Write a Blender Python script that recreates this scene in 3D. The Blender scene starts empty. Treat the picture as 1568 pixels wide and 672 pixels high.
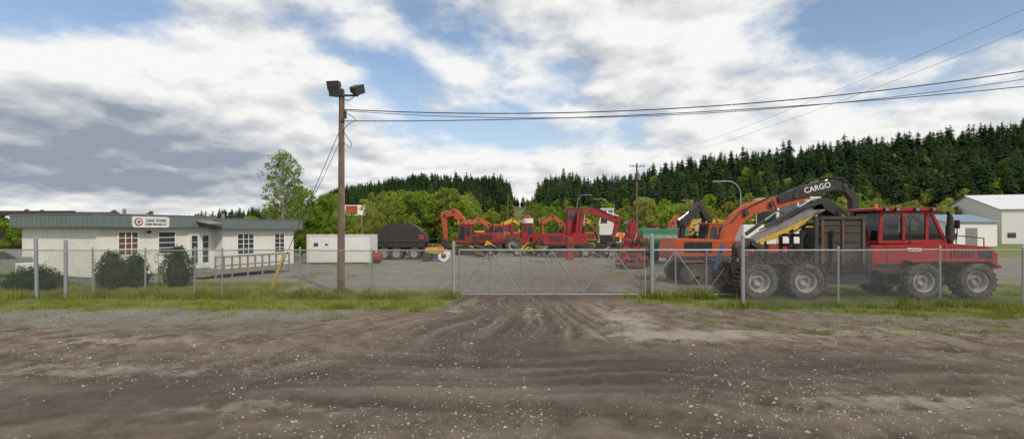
import bpy, math, random
from mathutils import Vector, Matrix, Euler, noise
random.seed(7)
R=random.uniform
scene=bpy.context.scene
col=scene.collection

# ------------------------------------------------------------------ materials
def nt(m):
    m.use_nodes=True
    n=m.node_tree; n.nodes.clear()
    return n
def mkmat(name, base, rough=0.6, metal=0.0, var=0.25, scale=3.0, dirt=0.0, dirtcol=(0.11,0.085,0.06), bump=0.0, bscale=40, spec=0.4, lowdirt=0.0):
    m=bpy.data.materials.new(name); t=nt(m); N=t.nodes; L=t.links
    out=N.new('ShaderNodeOutputMaterial'); b=N.new('ShaderNodeBsdfPrincipled')
    L.new(b.outputs[0],out.inputs[0])
    tc=N.new('ShaderNodeTexCoord')
    n1=N.new('ShaderNodeTexNoise'); n1.inputs['Scale'].default_value=scale; n1.inputs['Detail'].default_value=6
    L.new(tc.outputs['Object'],n1.inputs['Vector'])
    mx=N.new('ShaderNodeMix'); mx.data_type='RGBA'
    mx.inputs[6].default_value=(*[c*(1-var) for c in base],1); mx.inputs[7].default_value=(*[min(1,c*(1+var)) for c in base],1)
    L.new(n1.outputs['Fac'],mx.inputs[0])
    last=mx.outputs[2]
    if dirt>0 or lowdirt>0:
        n2=N.new('ShaderNodeTexNoise'); n2.inputs['Scale'].default_value=scale*1.7; n2.inputs['Detail'].default_value=8; n2.inputs['Roughness'].default_value=0.7
        L.new(tc.outputs['Object'],n2.inputs['Vector'])
        mr=N.new('ShaderNodeMapRange'); mr.inputs[1].default_value=0.42; mr.inputs[2].default_value=0.72; mr.inputs[3].default_value=0; mr.inputs[4].default_value=dirt
        L.new(n2.outputs['Fac'],mr.inputs[0])
        fac=mr.outputs[0]
        if lowdirt>0:
            sp=N.new('ShaderNodeSeparateXYZ'); L.new(tc.outputs['Object'],sp.inputs[0])
            m2=N.new('ShaderNodeMapRange'); m2.inputs[1].default_value=1.4; m2.inputs[2].default_value=0.0; m2.inputs[3].default_value=0; m2.inputs[4].default_value=lowdirt
            L.new(sp.outputs[2],m2.inputs[0])
            ad=N.new('ShaderNodeMath'); ad.operation='ADD'; ad.use_clamp=True
            L.new(fac,ad.inputs[0]); L.new(m2.outputs[0],ad.inputs[1]); fac=ad.outputs[0]
        m3=N.new('ShaderNodeMix'); m3.data_type='RGBA'; m3.inputs[7].default_value=(*dirtcol,1)
        L.new(fac,m3.inputs[0]); L.new(last,m3.inputs[6]); last=m3.outputs[2]
        r1=N.new('ShaderNodeMapRange'); r1.inputs[3].default_value=rough; r1.inputs[4].default_value=.85; L.new(fac,r1.inputs[0]); L.new(r1.outputs[0],b.inputs['Roughness'])
    else: b.inputs['Roughness'].default_value=rough
    L.new(last,b.inputs['Base Color'])
    b.inputs['Metallic'].default_value=metal
    b.inputs['Specular IOR Level'].default_value=spec
    if bump>0:
        n3=N.new('ShaderNodeTexNoise'); n3.inputs['Scale'].default_value=bscale; n3.inputs['Detail'].default_value=5
        L.new(tc.outputs['Object'],n3.inputs['Vector'])
        bp=N.new('ShaderNodeBump'); bp.inputs['Strength'].default_value=bump; bp.inputs['Distance'].default_value=0.02
        L.new(n3.outputs['Fac'],bp.inputs['Height']); L.new(bp.outputs[0],b.inputs['Normal'])
    return m
def leafmat(name, dark, light, trans=0.35, scale=0.8):
    m=bpy.data.materials.new(name); t=nt(m); N=t.nodes; L=t.links
    out=N.new('ShaderNodeOutputMaterial'); d=N.new('ShaderNodeBsdfDiffuse'); tr=N.new('ShaderNodeBsdfTranslucent'); ms=N.new('ShaderNodeMixShader')
    ms.inputs[0].default_value=trans
    geo=N.new('ShaderNodeNewGeometry'); n=N.new('ShaderNodeTexNoise'); n.inputs['Scale'].default_value=scale; n.inputs['Detail'].default_value=4
    L.new(geo.outputs['Position'],n.inputs['Vector'])
    oi=N.new('ShaderNodeObjectInfo')
    mr=N.new('ShaderNodeMapRange'); mr.inputs[1].default_value=0.3; mr.inputs[2].default_value=0.7; mr.inputs[3].default_value=-0.1; mr.inputs[4].default_value=0.7
    L.new(n.outputs['Fac'],mr.inputs[0])
    mu=N.new('ShaderNodeMath'); mu.operation='MULTIPLY_ADD'; mu.inputs[1].default_value=0.5; mu.use_clamp=True
    L.new(oi.outputs['Random'],mu.inputs[0]); L.new(mr.outputs[0],mu.inputs[2])
    mx=N.new('ShaderNodeMix'); mx.data_type='RGBA'; mx.inputs[6].default_value=(*dark,1); mx.inputs[7].default_value=(*light,1)
    L.new(mu.outputs[0],mx.inputs[0])
    L.new(mx.outputs[2],d.inputs[0]); L.new(mx.outputs[2],tr.inputs[0])
    L.new(d.outputs[0],ms.inputs[1]); L.new(tr.outputs[0],ms.inputs[2]); L.new(ms.outputs[0],out.inputs[0])
    return m

M={}
M['red']=mkmat('red_paint',(0.30,0.012,0.016),0.4,var=0.22,dirt=0.45,lowdirt=0.4)
M['orange']=mkmat('orange_paint',(0.50,0.085,0.022),0.5,var=0.18,dirt=0.6,lowdirt=0.5)
M['dred']=mkmat('worn_red_paint',(0.30,0.026,0.02),0.55,var=0.3,dirt=0.65)
M['yellow']=mkmat('yellow_paint',(0.58,0.36,0.03),0.5,dirt=0.4)
M['cream']=mkmat('cream_paint',(0.62,0.6,0.52),0.5,dirt=0.35)
M['green']=mkmat('green_tank_paint',(0.01,0.10,0.045),0.4,dirt=0.3)
M['black']=mkmat('black_paint',(0.022,0.022,0.024),0.5,var=0.3,dirt=0.4)
M['steel']=mkmat('dark_oily_steel',(0.05,0.046,0.042),0.6,metal=0.2,var=0.4,dirt=0.6,bump=0.3)
M['grey']=mkmat('grey_painted_steel',(0.22,0.22,0.22),0.5,dirt=0.6)
M['galv']=mkmat('galvanised_steel',(0.34,0.36,0.37),0.45,metal=0.5,var=0.2,scale=6,dirt=0.2)
M['wire']=mkmat('galvanised_wire',(0.26,0.27,0.28),0.5,metal=0.4,var=0.2)
M['rubber']=mkmat('muddy_rubber',(0.045,0.042,0.04),0.85,var=0.3,scale=4,dirt=0.95,dirtcol=(0.19,0.165,0.135),bump=0.5,spec=0.2)
M['rim']=mkmat('dirty_rim',(0.36,0.34,0.32),0.6,dirt=0.6)
M['rust']=mkmat('rusty_track_steel',(0.13,0.07,0.04),0.85,var=0.5,scale=8,dirt=0.6,bump=0.4)
M['glass']=mkmat('glass_painted_reflections',(0.04,0.055,0.06),0.06,var=0.6,scale=1.2,spec=1.0)  # opaque pane; lighter mottled colour stands in for reflections and see-through
M['cyl']=mkmat('chrome_rod',(0.6,0.6,0.6),0.2,metal=0.9,var=0.1)
M['white']=mkmat('white_paint',(0.72,0.72,0.70),0.5,var=0.06,dirt=0.35,dirtcol=(0.3,0.28,0.24))
M['siding']=mkmat('off_white_siding',(0.70,0.69,0.64),0.6,var=0.05,scale=1.5,dirt=0.25,dirtcol=(0.4,0.38,0.32))
M['fascia']=mkmat('grey_green_metal_fascia',(0.13,0.165,0.168),0.5,var=0.14,scale=1.2,dirt=.25,dirtcol=(.2,.2,.17))
M['trim']=mkmat('white_trim',(0.75,0.75,0.73),0.5,var=0.04)
M['skirt']=mkmat('grey_skirting',(0.25,0.25,0.24),0.7,dirt=0.4)
M['roof']=mkmat('roof_membrane',(0.10,0.10,0.10),0.8)
M['blind']=mkmat('brown_blinds',(0.13,0.06,0.04),0.5)
M['oldwood']=mkmat('weathered_wood',(0.24,0.215,0.185),0.85,var=0.3,scale=5,bump=0.3)
M['polewood']=mkmat('pole_wood',(0.15,0.105,0.075),0.9,var=0.45,scale=3,bump=0.6,bscale=15)
M['bark']=mkmat('bark',(0.12,0.10,0.08),0.9,var=0.4,bump=0.5)
M['birchbark']=mkmat('pale_bark',(0.32,0.30,0.26),0.85,var=0.4)
M['signblue']=mkmat('sign_ink',(0.03,0.05,0.12),0.5)
M['signred']=mkmat('sign_emblem',(0.35,0.06,0.03),0.5)
M['blue']=mkmat('blue_paint',(0.03,0.10,0.26),0.5,dirt=0.5)
M['orangep']=mkmat('plastic_orange',(0.7,0.16,0.02),0.5)
M['conifer']=leafmat('conifer_needles',(0.018,0.040,0.020),(0.06,0.10,0.04),0.2,0.06)
M['conifer2']=leafmat('conifer_needles_light',(0.035,0.065,0.022),(0.11,0.15,0.045),0.25,0.06)
M['leaf']=leafmat('spring_leaves',(0.11,0.19,0.022),(0.32,0.44,0.055),0.5,0.25)
M['leafy']=leafmat('yellow_green_leaves',(0.18,0.21,0.035),(0.40,0.42,0.10),0.5,0.3)
M['leafb']=leafmat('birch_leaves',(0.10,0.15,0.025),(0.30,0.38,0.08),0.45,0.9)
M['shrub']=leafmat('cedar_foliage',(0.02,0.042,0.012),(0.08,0.12,0.03),0.2,3.0)
M['shrubcore']=mkmat('shrub_dark_core',(0.014,0.02,0.009),0.95)  # near-black inner shell that keeps the leaf cloud from being see-through
M['grassb']=leafmat('grass_blades',(0.10,0.135,0.022),(0.32,0.34,0.085),0.4,0.9)
M['stone']=mkmat('pale_stones',(0.36,0.33,0.29),0.85,var=0.5,scale=2)
# clear cab glass
m=bpy.data.materials.new('cab_window_glass'); t=nt(m); N=t.nodes; L=t.links
o_=N.new('ShaderNodeOutputMaterial'); ms=N.new('ShaderNodeMixShader'); tr=N.new('ShaderNodeBsdfTransparent'); tr.inputs[0].default_value=(.45,.52,.5,1); gl=N.new('ShaderNodeBsdfGlossy'); gl.inputs['Roughness'].default_value=.04; fr=N.new('ShaderNodeFresnel'); fr.inputs[0].default_value=1.9
L.new(fr.outputs[0],ms.inputs[0]); L.new(tr.outputs[0],ms.inputs[1]); L.new(gl.outputs[0],ms.inputs[2]); L.new(ms.outputs[0],o_.inputs[0]); M['clear']=m

# ------------------------------------------------------------------ mesh builder
class MB:
    def __init__(s): s.v=[];s.f=[];s.m=[];s.sm=[];s.mats=[]
    def mi(s,k):
        if k not in s.mats: s.mats.append(k)
        return s.mats.index(k)
    def add(s,vs,fs,k,smooth=False):
        o=len(s.v); s.v+= [tuple(v) for v in vs]; i=s.mi(k)
        for f in fs: s.f.append([a+o for a in f]); s.m.append(i); s.sm.append(smooth)
    def box(s,k,c,d,rot=(0,0,0)):
        e=Euler(rot).to_matrix(); c=Vector(c); vs=[]
        for a in(-.5,.5):
            for b in(-.5,.5):
                for g in(-.5,.5): vs.append(c+e@Vector((a*d[0],b*d[1],g*d[2])))
        s.add(vs,[(0,1,3,2),(4,6,7,5),(0,4,5,1),(2,3,7,6),(0,2,6,4),(1,5,7,3)],k)
    def bb(s,k,x0,x1,y0,y1,z0,z1): s.box(k,((x0+x1)/2,(y0+y1)/2,(z0+z1)/2),(x1-x0,y1-y0,z1-z0))
    def cyl(s,k,p,q,r,r2=None,n=12,smooth=True):
        p=Vector(p);q=Vector(q); r2=r if r2 is None else r2
        d=(q-p).normalized(); a=d.orthogonal().normalized(); b=d.cross(a); vs=[]
        for i in range(n):
            t=2*math.pi*i/n; o=a*math.cos(t)+b*math.sin(t)
            vs.append(p+o*r); vs.append(q+o*r2)
        fs=[(2*i,2*((i+1)%n),2*((i+1)%n)+1,2*i+1) for i in range(n)]
        s.add(vs,fs,k,smooth)
        s.add([vs[2*i] for i in range(n)],[list(range(n))[::-1]],k); s.add([vs[2*i+1] for i in range(n)],[list(range(n))],k)
    def tube(s,k,pts,r,n=6):
        for a,b in zip(pts[:-1],pts[1:]): s.cyl(k,a,b,r,n=n)
    def prism(s,k,pts,y0,y1):
        n=len(pts); vs=[(x,y0,z) for x,z in pts]+[(x,y1,z) for x,z in pts]
        fs=[list(range(n)),list(range(2*n-1,n-1,-1))]+[(i,i+n,(i+1)%n+n,(i+1)%n) for i in range(n)]
        s.add(vs,fs,k)
    def arm(s,k,pts,y0,y1):
        top=[];bot=[]
        for i,(x,z,w) in enumerate(pts):
            a=pts[max(0,i-1)];b=pts[min(len(pts)-1,i+1)]
            dx,dz=b[0]-a[0],b[1]-a[1];l=math.hypot(dx,dz);nx,nz=-dz/l,dx/l
            top.append((x+nx*w/2,z+nz*w/2)); bot.append((x-nx*w/2,z-nz*w/2))
        n=len(pts)
        for i in range(n-1):
            q=[bot[i],bot[i+1],top[i+1],top[i]]
            s.prism(k,q,y0,y1)
    def lathe(s,k,prof,c,n=28,smooth=True):
        vs=[];m=len(prof)
        for i in range(n):
            t=2*math.pi*i/n
            for r,y in prof: vs.append((c[0]+r*math.cos(t),c[1]+y,c[2]+r*math.sin(t)))
        fs=[]
        for i in range(n):
            j=(i+1)%n
            for a in range(m-1): fs.append((i*m+a,i*m+a+1,j*m+a+1,j*m+a))
        s.add(vs,fs,k,smooth)
    def wheel(s,c,r,w,rim='rim',lug=20,tyre='rubber'):
        h=w/2
        s.lathe(tyre,[(.54*r,-h*.75),(.62*r,-h*.95),(.78*r,-h),(.92*r,-h*.95),(.97*r,-h*.7),(.975*r,0),(.97*r,h*.7),(.92*r,h*.95),(.78*r,h),(.62*r,h*.95),(.54*r,h*.75)],c)
        for sg in(-1,1):
            s.lathe(rim,[(.0,sg*h*.35),(.16*r,sg*h*.35),(.18*r,sg*h*.6),(.26*r,sg*h*.6),(.28*r,sg*h*.3),(.46*r,sg*h*.2),(.5*r,sg*h*.75),(.56*r,sg*h*.8)],c)
            for i in range(8):
                t=i*math.pi/4; s.cyl('steel',(c[0]+.22*r*math.cos(t),c[1]+sg*h*.55,c[2]+.22*r*math.sin(t)),(c[0]+.22*r*math.cos(t),c[1]+sg*h*.68,c[2]+.22*r*math.sin(t)),.025*r,n=6)
            for i in range(lug):
                t=2*math.pi*(i+(.5 if sg>0 else 0))/lug
                e=Matrix.Rotation(-t,3,'Y')@Matrix.Rotation(sg*.6,3,'X')
                cc=Vector(c)+Vector((math.cos(t)*.965*r,sg*h*.5,math.sin(t)*.965*r))
                vs=[cc+e@Vector((a*.07*r,b*h*1.0,g*.09*r)) for a in(-.5,.5) for b in(-.5,.5) for g in(-.5,.5)]
                s.add(vs,[(0,1,3,2),(4,6,7,5),(0,4,5,1),(2,3,7,6),(0,2,6,4),(1,5,7,3)],tyre)
    def obj(s,name,loc=(0,0,0),rz=0,scale=1,parent=None,bevel=0,link=True):
        me=bpy.data.meshes.new(name); me.from_pydata(s.v,[],s.f)
        for k in s.mats: me.materials.append(M[k])
        me.polygons.foreach_set('material_index',s.m); me.polygons.foreach_set('use_smooth',s.sm); me.update()
        o=bpy.data.objects.new(name,me); o.location=loc; o.rotation_euler=(0,0,rz); o.scale=(scale,)*3 if not isinstance(scale,tuple) else scale
        col.objects.link(o)
        if parent: o.parent=parent
        if bevel:
            b=o.modifiers.new('bevel','BEVEL'); b.width=bevel; b.segments=2; b.limit_method='ANGLE'; b.angle_limit=0.7
        return o
def empty(name,loc=(0,0,0),rz=0):
    e=bpy.data.objects.new(name,None); e.location=loc; e.rotation_euler=(0,0,rz); col.objects.link(e); return e

# ------------------------------------------------------------------ terrain
def sstep(a,b,x):
    t=max(0,min(1,(x-a)/(b-a))); return t*t*(3-2*t)
def interp(x,tab):
    if x<=tab[0][0]: return tab[0][1]
    for (a,va),(b,vb) in zip(tab[:-1],tab[1:]):
        if x<=b: return va+(vb-va)*(x-a)/(b-a)
    return tab[-1][1]
FOOT=[(-1.2,260),(-.35,240),(-.02,230),(.05,200),(.34,160),(.66,135),(1.0,120),(1.6,110)]
TOPR=[(-1.2,.03),(-.7,.038),(-.5,.05),(-.4,.068),(-.324,.092),(-.235,.112),(-.02,.114),(.005,.088),(.04,.088),(.07,.106),(.14,.110),(.24,.115),(.34,.142),(.66,.175),(1.0,.214),(1.3,.235)]
def ridge(u):
    f=interp(u,FOOT); yr=f*1.45; return f,yr,max(1.0,interp(u,TOPR)*yr+2.5-13)
def hill(x,y):
    if y<60: return 0
    u=x/y
    if abs(u)>1.8: u=math.copysign(1.8,u)
    f,yr,h=ridge(u)
    t=sstep(f*.9,yr*1.04,y)
    return h*t
def N3(x,y,z): return noise.noise(Vector((x,y,z)))
def micro(x,y):
    if y>26 or abs(x)>40 or y<-5: return 0,0.5
    wx=x+N3(x*.22,y*.22,20)*2.4; wy=y+N3(x*.22,y*.22,30)*1.8
    psi=(wx-.6)*(wy-1.5)
    q=math.copysign(math.sqrt(abs(psi)),psi)
    ra=N3(q*1.7,(wx*wx-wy*wy)*.006,3.1)*.55+N3(q*4.4,(wx*wx-wy*wy)*.02,7.7)*.45
    rb=N3(wx*.16+.1*wy,wy*1.5,13.)*.6+N3(wx*.35,wy*3.8,17.)*.4
    k1=sstep(7,13.5,y+N3(x*.3,y*.3,40)*3)
    r=ra*k1+rb*(1-k1)
    pm=sstep(-.35,.35,N3(x*.3,y*.4,50)); r*=.35+.9*pm
    l=N3(x*.6,y*.6,1.0)*.6+N3(x*2.3,y*2.3,5.0)*.4+N3(x*5.5,y*5.5,9.0)*.35
    k=1-sstep(16.5,18.5,y)
    k*=1-.6*sstep(-1,-9,x)*sstep(11,14,y)
    return (r*.095+l*.07)*k, .5+r*.9
def axis(lo,hi,step,far_lo,far_hi,g):
    a=[];x=lo
    while x<hi: a.append(x); x+=step
    s=step
    b=[];x=hi;
    while x<far_hi: b.append(x); s*=g; s=min(s,60); x+=s
    b.append(far_hi); s=step; c=[];x=lo
    while x>far_lo: s*=g; s=min(s,60); x-=s; c.append(x)
    return c[::-1]+a+b
xs=axis(-13,14,.085,-1500,1500,1.05); ys=axis(4.5,19,.07,-300,1600,1.04)
def gr_lo(x): return interp(x,[(3,18.3),(7.5,15.9),(17,13.7),(30,12.6)])
def grassiness(x,y):
    g=0; wob=N3(x*.5,y*.5,2)*.7
    if x<-1.6: g=max(g,sstep(15.6,16.5,y+wob)*(1-sstep(20.3,21.8,y+wob-(0 if x>-9.5 else 4.0)))*sstep(-1.7,-2.6,x+wob*.6))
    if x>3:
        lo=gr_lo(x); hi=interp(x,[(3,19.0),(7,19.3),(11,22),(30,24)])
        g=max(g,sstep(lo-.4,lo+.6,y+wob)*(1-sstep(hi,hi+1.5,y+wob))*sstep(3.4,4.6,x+wob))
    return g
def bl(x,y,cx,cy,sx,sy): return math.exp(-((x-cx)/sx)**2-((y-cy)/sy)**2)
LT=((1,4.3,12.2,2.0,.6),(.8,3.2,14.3,.8,2.0),(.7,6.0,7.4,1.8,.5),(.6,-7.5,9.2,2.6,.5),(.5,-9,11.5,3,.6),(.5,9,12.3,3,.7),(.5,.6,15.5,.35,2.2),(.45,-3.5,7.2,1.5,.4),(.5,11,10,2.5,.5),(.5,-1.8,16.2,.3,1.2))
WT=((.9,-.5,13,2.2,4.0),(.8,-4,8.5,5,1.3),(.7,2.0,9.2,3.2,1.6),(.6,8,9.5,3,1),(.5,-9,7,4,.8),(.7,.5,19,3,1.5),(.5,3,24,6,2.5),(.4,-3,28,8,2))
verts=[];zA=[];zB=[]
for y in ys:
    for x in xs:
        mz,rut=micro(x,y)
        verts.append((x,y,mz+hill(x,y)))
        wob=N3(x*.5,y*.5,2)*.7
        g=grassiness(x,y)
        far=sstep(62,76,y+wob*5); side=max(sstep(-24,-30,x+wob*4) if y>17 else 0, sstep(40,50,x+wob*4) if y>22 else 0)
        if y>21 and y<75: g=max(g,.55*sstep(.1,.5,N3(x*.12,y*.25,60)))
        if x>5 and 11.5<y<17: g=max(g,.42*sstep(.1,.45,N3(x*.5,y*.9,61)))
        g=max(g,far,side)
        yard=sstep(18.3,20.5,y+wob)*.9
        if y<60: yard*=1-.75*bl(x,y,4.5,27,7,13)
        lg=sstep(-1.5,-8,x+wob*2)*sstep(11.8,15,y+wob*1.5)*.9
        yard=max(yard,lg, sstep(5,10,x+wob)*sstep(12,15,y+wob)*.6*(1-sstep(18,20,y)))
        lt=wt=0
        if abs(x)<30 and y<34:
            for k_,a,b,c_,d in LT: lt+=k_*bl(x,y,a,b,c_,d)
            for k_,a,b,c_,d in WT: wt+=k_*bl(x,y,a,b,c_,d)
        zA.append((g,yard,far,1)); zB.append((rut,min(1,lt),min(1,wt),1))
nx=len(xs);ny=len(ys)
faces=[(j*nx+i,j*nx+i+1,(j+1)*nx+i+1,(j+1)*nx+i) for j in range(ny-1) for i in range(nx-1)]
me=bpy.data.meshes.new('ground'); me.from_pydata(verts,[],faces)
for nm,dat in(('zoneA',zA),('zoneB',zB)):
    at=me.attributes.new(nm,'FLOAT_COLOR','POINT'); fl=[c for d in dat for c in d]; at.data.foreach_set('color',fl)
me.polygons.foreach_set('use_smooth',[True]*len(faces)); me.update()
ground=bpy.data.objects.new('ground',me); col.objects.link(ground)
m=bpy.data.materials.new('dirt_gravel_grass'); t=nt(m); N=t.nodes; L=t.links
out=N.new('ShaderNodeOutputMaterial'); b=N.new('ShaderNodeBsdfPrincipled'); L.new(b.outputs[0],out.inputs[0])
b.inputs['Specular IOR Level'].default_value=.25
geo=N.new('ShaderNodeNewGeometry')
def nz(scale,detail=6,rough=.6,vec=None):
    n=N.new('ShaderNodeTexNoise'); n.inputs['Scale'].default_value=scale; n.inputs['Detail'].default_value=detail; n.inputs['Roughness'].default_value=rough
    L.new(vec or geo.outputs['Position'],n.inputs['Vector']); return n.outputs['Fac']
def mp(v,a,b_,c=0,d=1):
    n=N.new('ShaderNodeMapRange'); n.inputs[1].default_value=a;n.inputs[2].default_value=b_;n.inputs[3].default_value=c;n.inputs[4].default_value=d; L.new(v,n.inputs[0]); return n.outputs[0]
def ma(op,a,b_,clamp=False):
    n=N.new('ShaderNodeMath'); n.operation=op; n.use_clamp=clamp
    for i,v in enumerate((a,b_)):
        if isinstance(v,(int,float)): n.inputs[i].default_value=v
        else: L.new(v,n.inputs[i])
    return n.outputs[0]
def mc(f,a,b_):
    n=N.new('ShaderNodeMix'); n.data_type='RGBA'
    L.new(f,n.inputs[0])
    for i,v in((6,a),(7,b_)):
        if isinstance(v,tuple): n.inputs[i].default_value=(*v,1)
        else: L.new(v,n.inputs[i])
    return n.outputs[2]
aA=N.new('ShaderNodeAttribute'); aA.attribute_name='zoneA'; aB=N.new('ShaderNodeAttribute'); aB.attribute_name='zoneB'
sA=N.new('ShaderNodeSeparateColor'); L.new(aA.outputs['Color'],sA.inputs[0]); sB=N.new('ShaderNodeSeparateColor'); L.new(aB.outputs['Color'],sB.inputs[0])
n_big=nz(.5,5); n_mid=nz(2.2,9,.7); n_fine=nz(11,9,.82); n_vf=nz(38,5,.75)
dirt=mc(mp(n_mid,.38,.64),(.115,.084,.060),(.265,.212,.165))
wet=ma('MULTIPLY',mp(ma('ADD',sB.outputs[2],ma('MULTIPLY',n_mid,1.0)),.55,1.35),.85)
dirt=mc(wet,dirt,(.082,.057,.045))
dirt=mc(ma('MULTIPLY',mp(sB.outputs[0],.5,.85),.55),dirt,(.28,.235,.188))
dirt=mc(ma('MULTIPLY',mp(sB.outputs[0],.48,.2),.6),dirt,(.060,.044,.034))
lt=mp(ma('ADD',sB.outputs[1],ma('MULTIPLY',ma('SUBTRACT',n_mid,.5),2.4)),.25,.85)
dirt=mc(ma('MULTIPLY',lt,.75),dirt,(.42,.375,.31))
grav=mc(mp(n_fine,.38,.62),(.14,.13,.112),(.34,.325,.288))
grav=mc(ma('MULTIPLY',mp(nz(.6,8,.7),.42,.62),.65),grav,(.17,.14,.105))
grav=mc(ma('MULTIPLY',mp(sB.outputs[2],.25,.8),.75),grav,(.14,.107,.08))
yd=mp(ma('ADD',sA.outputs[1],ma('MULTIPLY',ma('SUBTRACT',n_mid,.5),1.3)),.3,.8)
c=mc(yd,dirt,grav)
fleck=mp(n_vf,.6,.68); c=mc(ma('MULTIPLY',fleck,.6),c,(.46,.42,.365))
c=mc(ma('MULTIPLY',mp(n_vf,.4,.32),.55),c,(.05,.038,.03))
dk=mp(n_fine,.42,.32); c=mc(ma('MULTIPLY',dk,.7),c,(.05,.038,.03))
c=mc(ma('MULTIPLY',mp(n_fine,.58,.68),.5),c,(.37,.325,.27))
gr=mc(mp(n_mid,.3,.7),(.09,.12,.025),(.24,.265,.075)); 
gf=mp(ma('ADD',sA.outputs[0],ma('MULTIPLY',ma('SUBTRACT',nz(1.6,9,.75),.5),2.1)),.34,.75)
c=mc(gf,c,gr)
c=mc(ma('MULTIPLY',sA.outputs[2],mp(nz(.02,6),.45,.6)),c,(.12,.12,.05))
L.new(c,b.inputs['Base Color'])
L.new(mp(wet,0,1,.95,.6),b.inputs['Roughness'])
bp=N.new('ShaderNodeBump'); bp.inputs['Strength'].default_value=1.0; bp.inputs['Distance'].default_value=.06
hh=ma('ADD',n_fine,ma('MULTIPLY',n_vf,.4)); hh=ma('ADD',hh,ma('MULTIPLY',n_mid,1.2)); L.new(hh,bp.inputs['Height']); L.new(bp.outputs[0],b.inputs['Normal'])
me.materials.append(m)

# stones
s=MB()
def stone(x,y,r):
    z=micro(x,y)[0]; vs=[]
    for d in((1,0,0),(0,1,0),(-1,0,0),(0,-1,0),(0,0,1)):
        k=r*R(.6,1.3); vs.append((x+d[0]*k+R(-.3,.3)*r,y+d[1]*k+R(-.3,.3)*r,z+d[2]*k*.7-.1*r))
    s.add(vs,[(0,1,4),(1,2,4),(2,3,4),(3,0,4)],'stone')
for i in range(15000):
    y=5+13*random.random()**1.1; x=R(-1,1)*(y*1.05)
    if N3(x*.35,y*.35,11)+.5*N3(x*1.5,y*1.5,12)<R(-.4,.4): continue
    stone(x,y,R(.007,.02)*(1 if random.random()<.95 else 2.0))
s.obj('gravel')

# grass blades
s=MB(); gi=s.mi('grassb')
def blade(x,y,h):
    a=R(0,6.28);w=.008+h*.045;dx,dy=math.cos(a)*w,math.sin(a)*w;lx,ly=R(-.45,.45)*h,R(-.45,.45)*h
    o=len(s.v); s.v+=[(x-dx,y-dy,-.01),(x+dx,y+dy,-.01),(x+lx,y+ly,h)]; s.f.append([o,o+1,o+2]); s.m.append(gi); s.sm.append(False)
n=0
while n<58000:
    if random.random()<.5: x=R(-24,-2.2); y=R(15.6,24 if x<-9.5 else 21); fy=18.75
    else: x=R(4,24); y=R(13.0,23); fy=16.5 if x>7.4 else 18.7
    nf_=math.exp(-((y-fy)/.35)**2)
    p=N3(x*.8,y*1.2,4)*1.3+N3(x*2.5,y*3,8)*.8+.2
    d=max(p*grassiness(x,y),.8*nf_*(.6+N3(x*1.3,y,9)))
    if random.random()>d: continue
    blade(x,y,R(.04,.12)*(1+1.5*nf_)*(1+.8*max(0,p))); n+=1
for cx,cy,k in((-2.1,18.7,150),(-6.65,20,300),(-9.4,19.9,250),(5.1,18.7,250),(7.4,16.4,250),(10.5,16.35,150),(14.1,16.7,150)):
    for i in range(k): blade(cx+random.gauss(0,.18),cy+random.gauss(0,.15),R(.1,.35))
for i in range(70):
    cx,cy=R(-14,16),R(21.5,48)
    if N3(cx*.12,cy*.25,60)<.0: continue
    for j in range(60): blade(cx+random.gauss(0,.5),cy+random.gauss(0,.4),R(.06,.22))
for i in range(160):
    cx,cy=R(5,17),R(11.8,15.8)
    if random.random()<.3: cx,cy=R(-17,-3),R(14,16)
    for j in range(22): blade(cx+random.gauss(0,.12),cy+random.gauss(0,.1),R(.04,.11))
s.obj('grass')

# ------------------------------------------------------------------ fence
def mesh_panel(s,x0,y0,x1,y1,z0,z1,sp=.07,r=.0027):
    L_=math.hypot(x1-x0,y1-y0);ux,uy=(x1-x0)/L_,(y1-y0)/L_;H=z1-z0
    for sg,off in((1,.003),(-1,-.003)):
        a=-H
        while a<L_:
            ta,tb=(a,a+H); za,zb=(z0,z1) if sg>0 else (z1,z0)
            if ta<0: za+= (zb-za)*(-ta)/H; ta=0
            if tb>L_: zb=za+(zb-za)*(L_-ta)/(tb-ta); tb=L_
            if tb-ta>.03:
                s.cyl('wire',(x0+ux*ta-uy*off,y0+uy*ta+ux*off,za),(x0+ux*tb-uy*off,y0+uy*tb+ux*off,zb),r,n=3,smooth=False)
            a+=sp
def fence(name,posts,h,fat=()):
    e=empty(name)
    s=MB()
    for i,(x,y) in enumerate(posts):
        f=i in fat; hh=fat[i] if f else h+.08
        lean=R(-.04,.04)
        r=.06 if f else .03
        s.cyl('galv',(x,y,-.1),(x+lean,y,hh),r,n=12); s.cyl('galv',(x+lean,y,hh),(x+lean,y,hh+.05),r*1.15,.01,n=12)
    s.obj('posts',parent=e)
    s=MB()
    for (a,b_) in zip(posts[:-1],posts[1:]):
        s.cyl('galv',(a[0],a[1],h),(b_[0],b_[1],h+R(-.02,.02)),.02,n=8); s.cyl('wire',(a[0],a[1],.06),(b_[0],b_[1],.06),.005,n=4)
    s.obj('top_rail',parent=e)
    s=MB()
    for (a,b_) in zip(posts[:-1],posts[1:]): mesh_panel(s,a[0],a[1]-.04,b_[0],b_[1]-.04,.04,h)
    s.obj('wire_mesh',parent=e)
fence('chain_link_fence',[(-26,18.9),(-22,18.9),(-17.4,18.75),(-16.3,18.7),(-15.3,18.7),(-13.4,18.7),(-11.6,18.7),(-10.6,18.7),(-7.75,18.7),(-5.1,18.7),(-2.12,18.7)],1.76,{2:2.2,3:2.1,10:2.05})
fence('chain_link_fence',[(7.4,16.4),(10.42,16.35),(14.0,16.75),(16.95,17.0),(20,17.2),(24,17.4)],1.85,{0:2.32})
e=empty('sliding_gate'); s=MB(); gx0,gx1,gy=-1.95,8.3,18.85
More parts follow.
